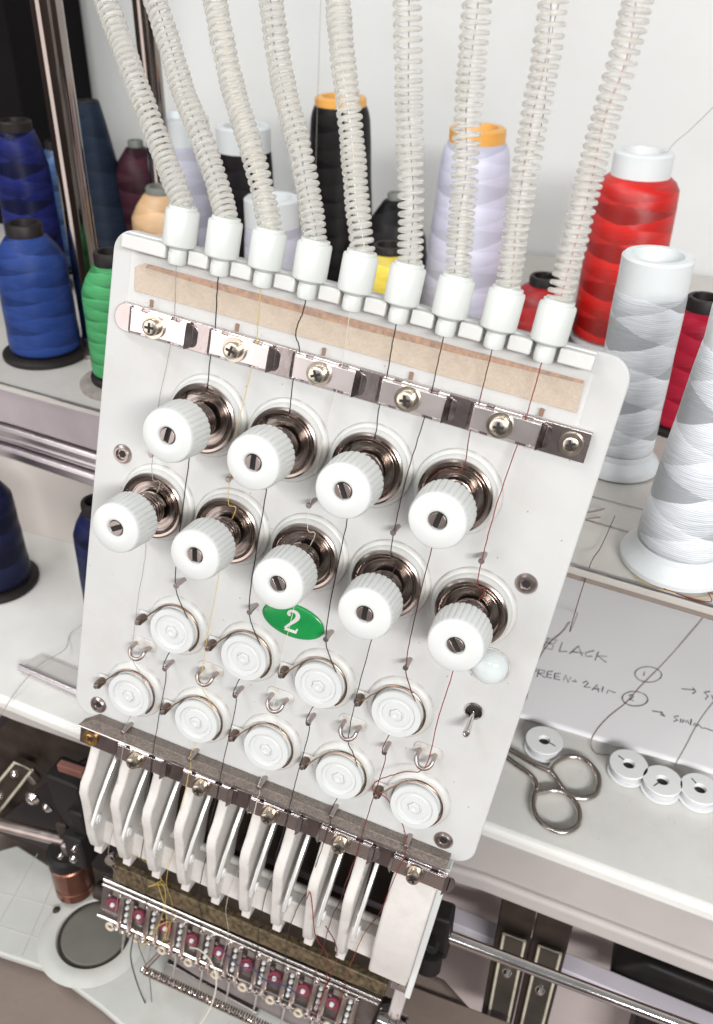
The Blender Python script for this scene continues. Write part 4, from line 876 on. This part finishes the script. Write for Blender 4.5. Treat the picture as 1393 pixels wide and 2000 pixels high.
MB().tube([(x, -.25, z) for x, z in rr_], .10, 6, closed=True).build('pale_outline', tanstrip, ro, k=.01)
for x, z in ((1.61, 2.71), (-.37, -.38)):
    MB().lathe([(0, .3), (.15, .27), (.28, .1), (.3, 0)], 20, c=(x, -.2, z), rot=Matrix.Rotation(PI / 2, 3, 'X')).build('plate_screw', chromeM, ro, k=.01)
mo = thing('copper_motor', 'small copper coloured round motor with a black top beside the needle case', 'motor', (-.177, 0, -.333))
MB().lathe([(1.20, 0), (1.30, .1), (1.30, .8), (1.22, .85), (1.22, 1.0), (1.30, 1.05), (1.30, 3.0), (1.2, 3.1)], 48).build('copper_can', copperM, mo, k=.01)
MB().lathe([(1.22, 3.1), (1.3, 3.2), (1.3, 4.0), (1.0, 4.1), (1.0, 4.4)], 40).build('black_top', blackM, mo, k=.01)
for x0, x1, y0, z0, z1, m_ in ((.9, 2.3, -1.0, 4.3, 7.2, blackM), (1.4, 2.5, -.6, 7.3, 9.3, blackM), (.2, 1.0, -.7, 4.4, 5.6, dullM), (-.6, .3, .1, 4.4, 6.4, olive)):
    MB().box(x0, x1, y0, 1.4, z0, z1).build('mount_block', m_, mo, k=.01, bevel=.2)
for x0, z0, r0 in ((1.5, 5.2, .28), (1.8, 6.4, .22), (.5, 5.0, .2)):
    MB().lathe([(0, .25), (r0 * .7, .2), (r0, 0)], 16, c=(x0, -1.0, z0), rot=Matrix.Rotation(PI / 2, 3, 'X')).build('mount_screw', chromeM, mo, k=.01)
MB().lathe([(.5, 0), (.62, .1), (.62, 1.6), (.4, 1.7)], 30, c=(2.0, -.2, 1.2), rot=Matrix.Rotation(PI / 2, 3, 'Y')).build('motor_shaft_housing', olive, mo, k=.01)
bar_ = tag(MB().tube([(-12, 0, -2.3), (5.2, 0, .55)], .42, 18).build('silver_bar', dullM, k=.01, loc=(-23.0, 0.3, -29.3)), 'blurred silver bar crossing the dark gap at the left edge', 'bar')

# loose threads round the needles
def pth(lab, key, pts, r=.012):
    p0 = Vector(pts[0]); o = MB().tube(spline([Vector(p) - p0 for p in pts], 10), r, 6).build('thread', THC[key])
    o.location = pan(*p0); o.rotation_euler = RPE; tag(o, lab, 'thread', 'loose threads at the needles')
pth('tangled yellow thread over the second and third needle clamps', 'gold', [(-3.6, -11.9, -.4), (-3.5, -13.2, -1.4), (-3.2, -13.8, -1.6), (-3.6, -14.3, -1.6), (-3.1, -14.0, -1.6), (-3.0, -15.0, -1.7), (-3.3, -16.6, -1.8), (-3.7, -17.3, -1.8), (-3.2, -16.0, -1.6), (-2.7, -15.4, -1.6), (-2.9, -16.6, -1.7), (-2.6, -16.4, -1.7), (-3.0, -16.7, -1.7)], .011)
pth('yellow thread crossing down to the third clamp', 'gold', [(-3.0, -12.3, -.5), (-2.9, -13.6, -1.3), (-3.3, -14.0, -1.6), (-2.9, -15.2, -1.7), (-2.8, -16.4, -1.7)], .011)
pth('long black thread hanging left of the return spring', 'black', [(-3.95, -16.6, -1.8), (-4.0, -17.2, -1.8), (-3.9, -18.0, -1.7), (-3.3, -19.2, -1.6), (-2.7, -20.0, -1.6), (-1.8, -20.8, -1.6)], .022)
pth('second black thread hanging beside the first black one', 'black', [(-3.9, -16.7, -1.8), (-3.7, -17.4, -1.8), (-3.2, -18.2, -1.7), (-2.9, -19.3, -1.6)], .012)
pth('white thread looping down in an arc in front of the return spring', 'cream', [(-1.9, -16.2, -1.7), (-1.5, -16.0, -1.6), (-1.0, -16.2, -1.5), (-.7, -16.8, -1.4), (-.7, -17.8, -1.3), (-1.0, -19.0, -1.3), (-1.4, -20.2, -1.3)], .022)
pth('navy thread strung across the fifth to seventh needle clamps', 'navy', [(-.9, -15.7, -1.75), (-.2, -16.1, -1.75), (.3, -15.9, -1.7), (.8, -16.2, -1.75), (1.5, -16.0, -1.7), (1.9, -16.2, -1.75)], .022)
pth('red thread hanging in a loop before the eighth lever', 'red', [(1.95, -9.7, .62), (2.0, -9.4, .65), (2.15, -9.9, .62), (2.3, -10.6, .55), (2.35, -12.0, -.3), (2.6, -13.6, -1.3), (2.7, -15.6, -1.75), (2.5, -17.2, -1.8)], .014)
pth('dark red thread falling from the eighth lever eye to the clamps', 'maroon', [(2.6, -10.4, .55), (2.9, -11.2, .2), (2.95, -12.6, -.6), (2.8, -14.6, -1.7), (2.55, -16.6, -1.75)], .014)
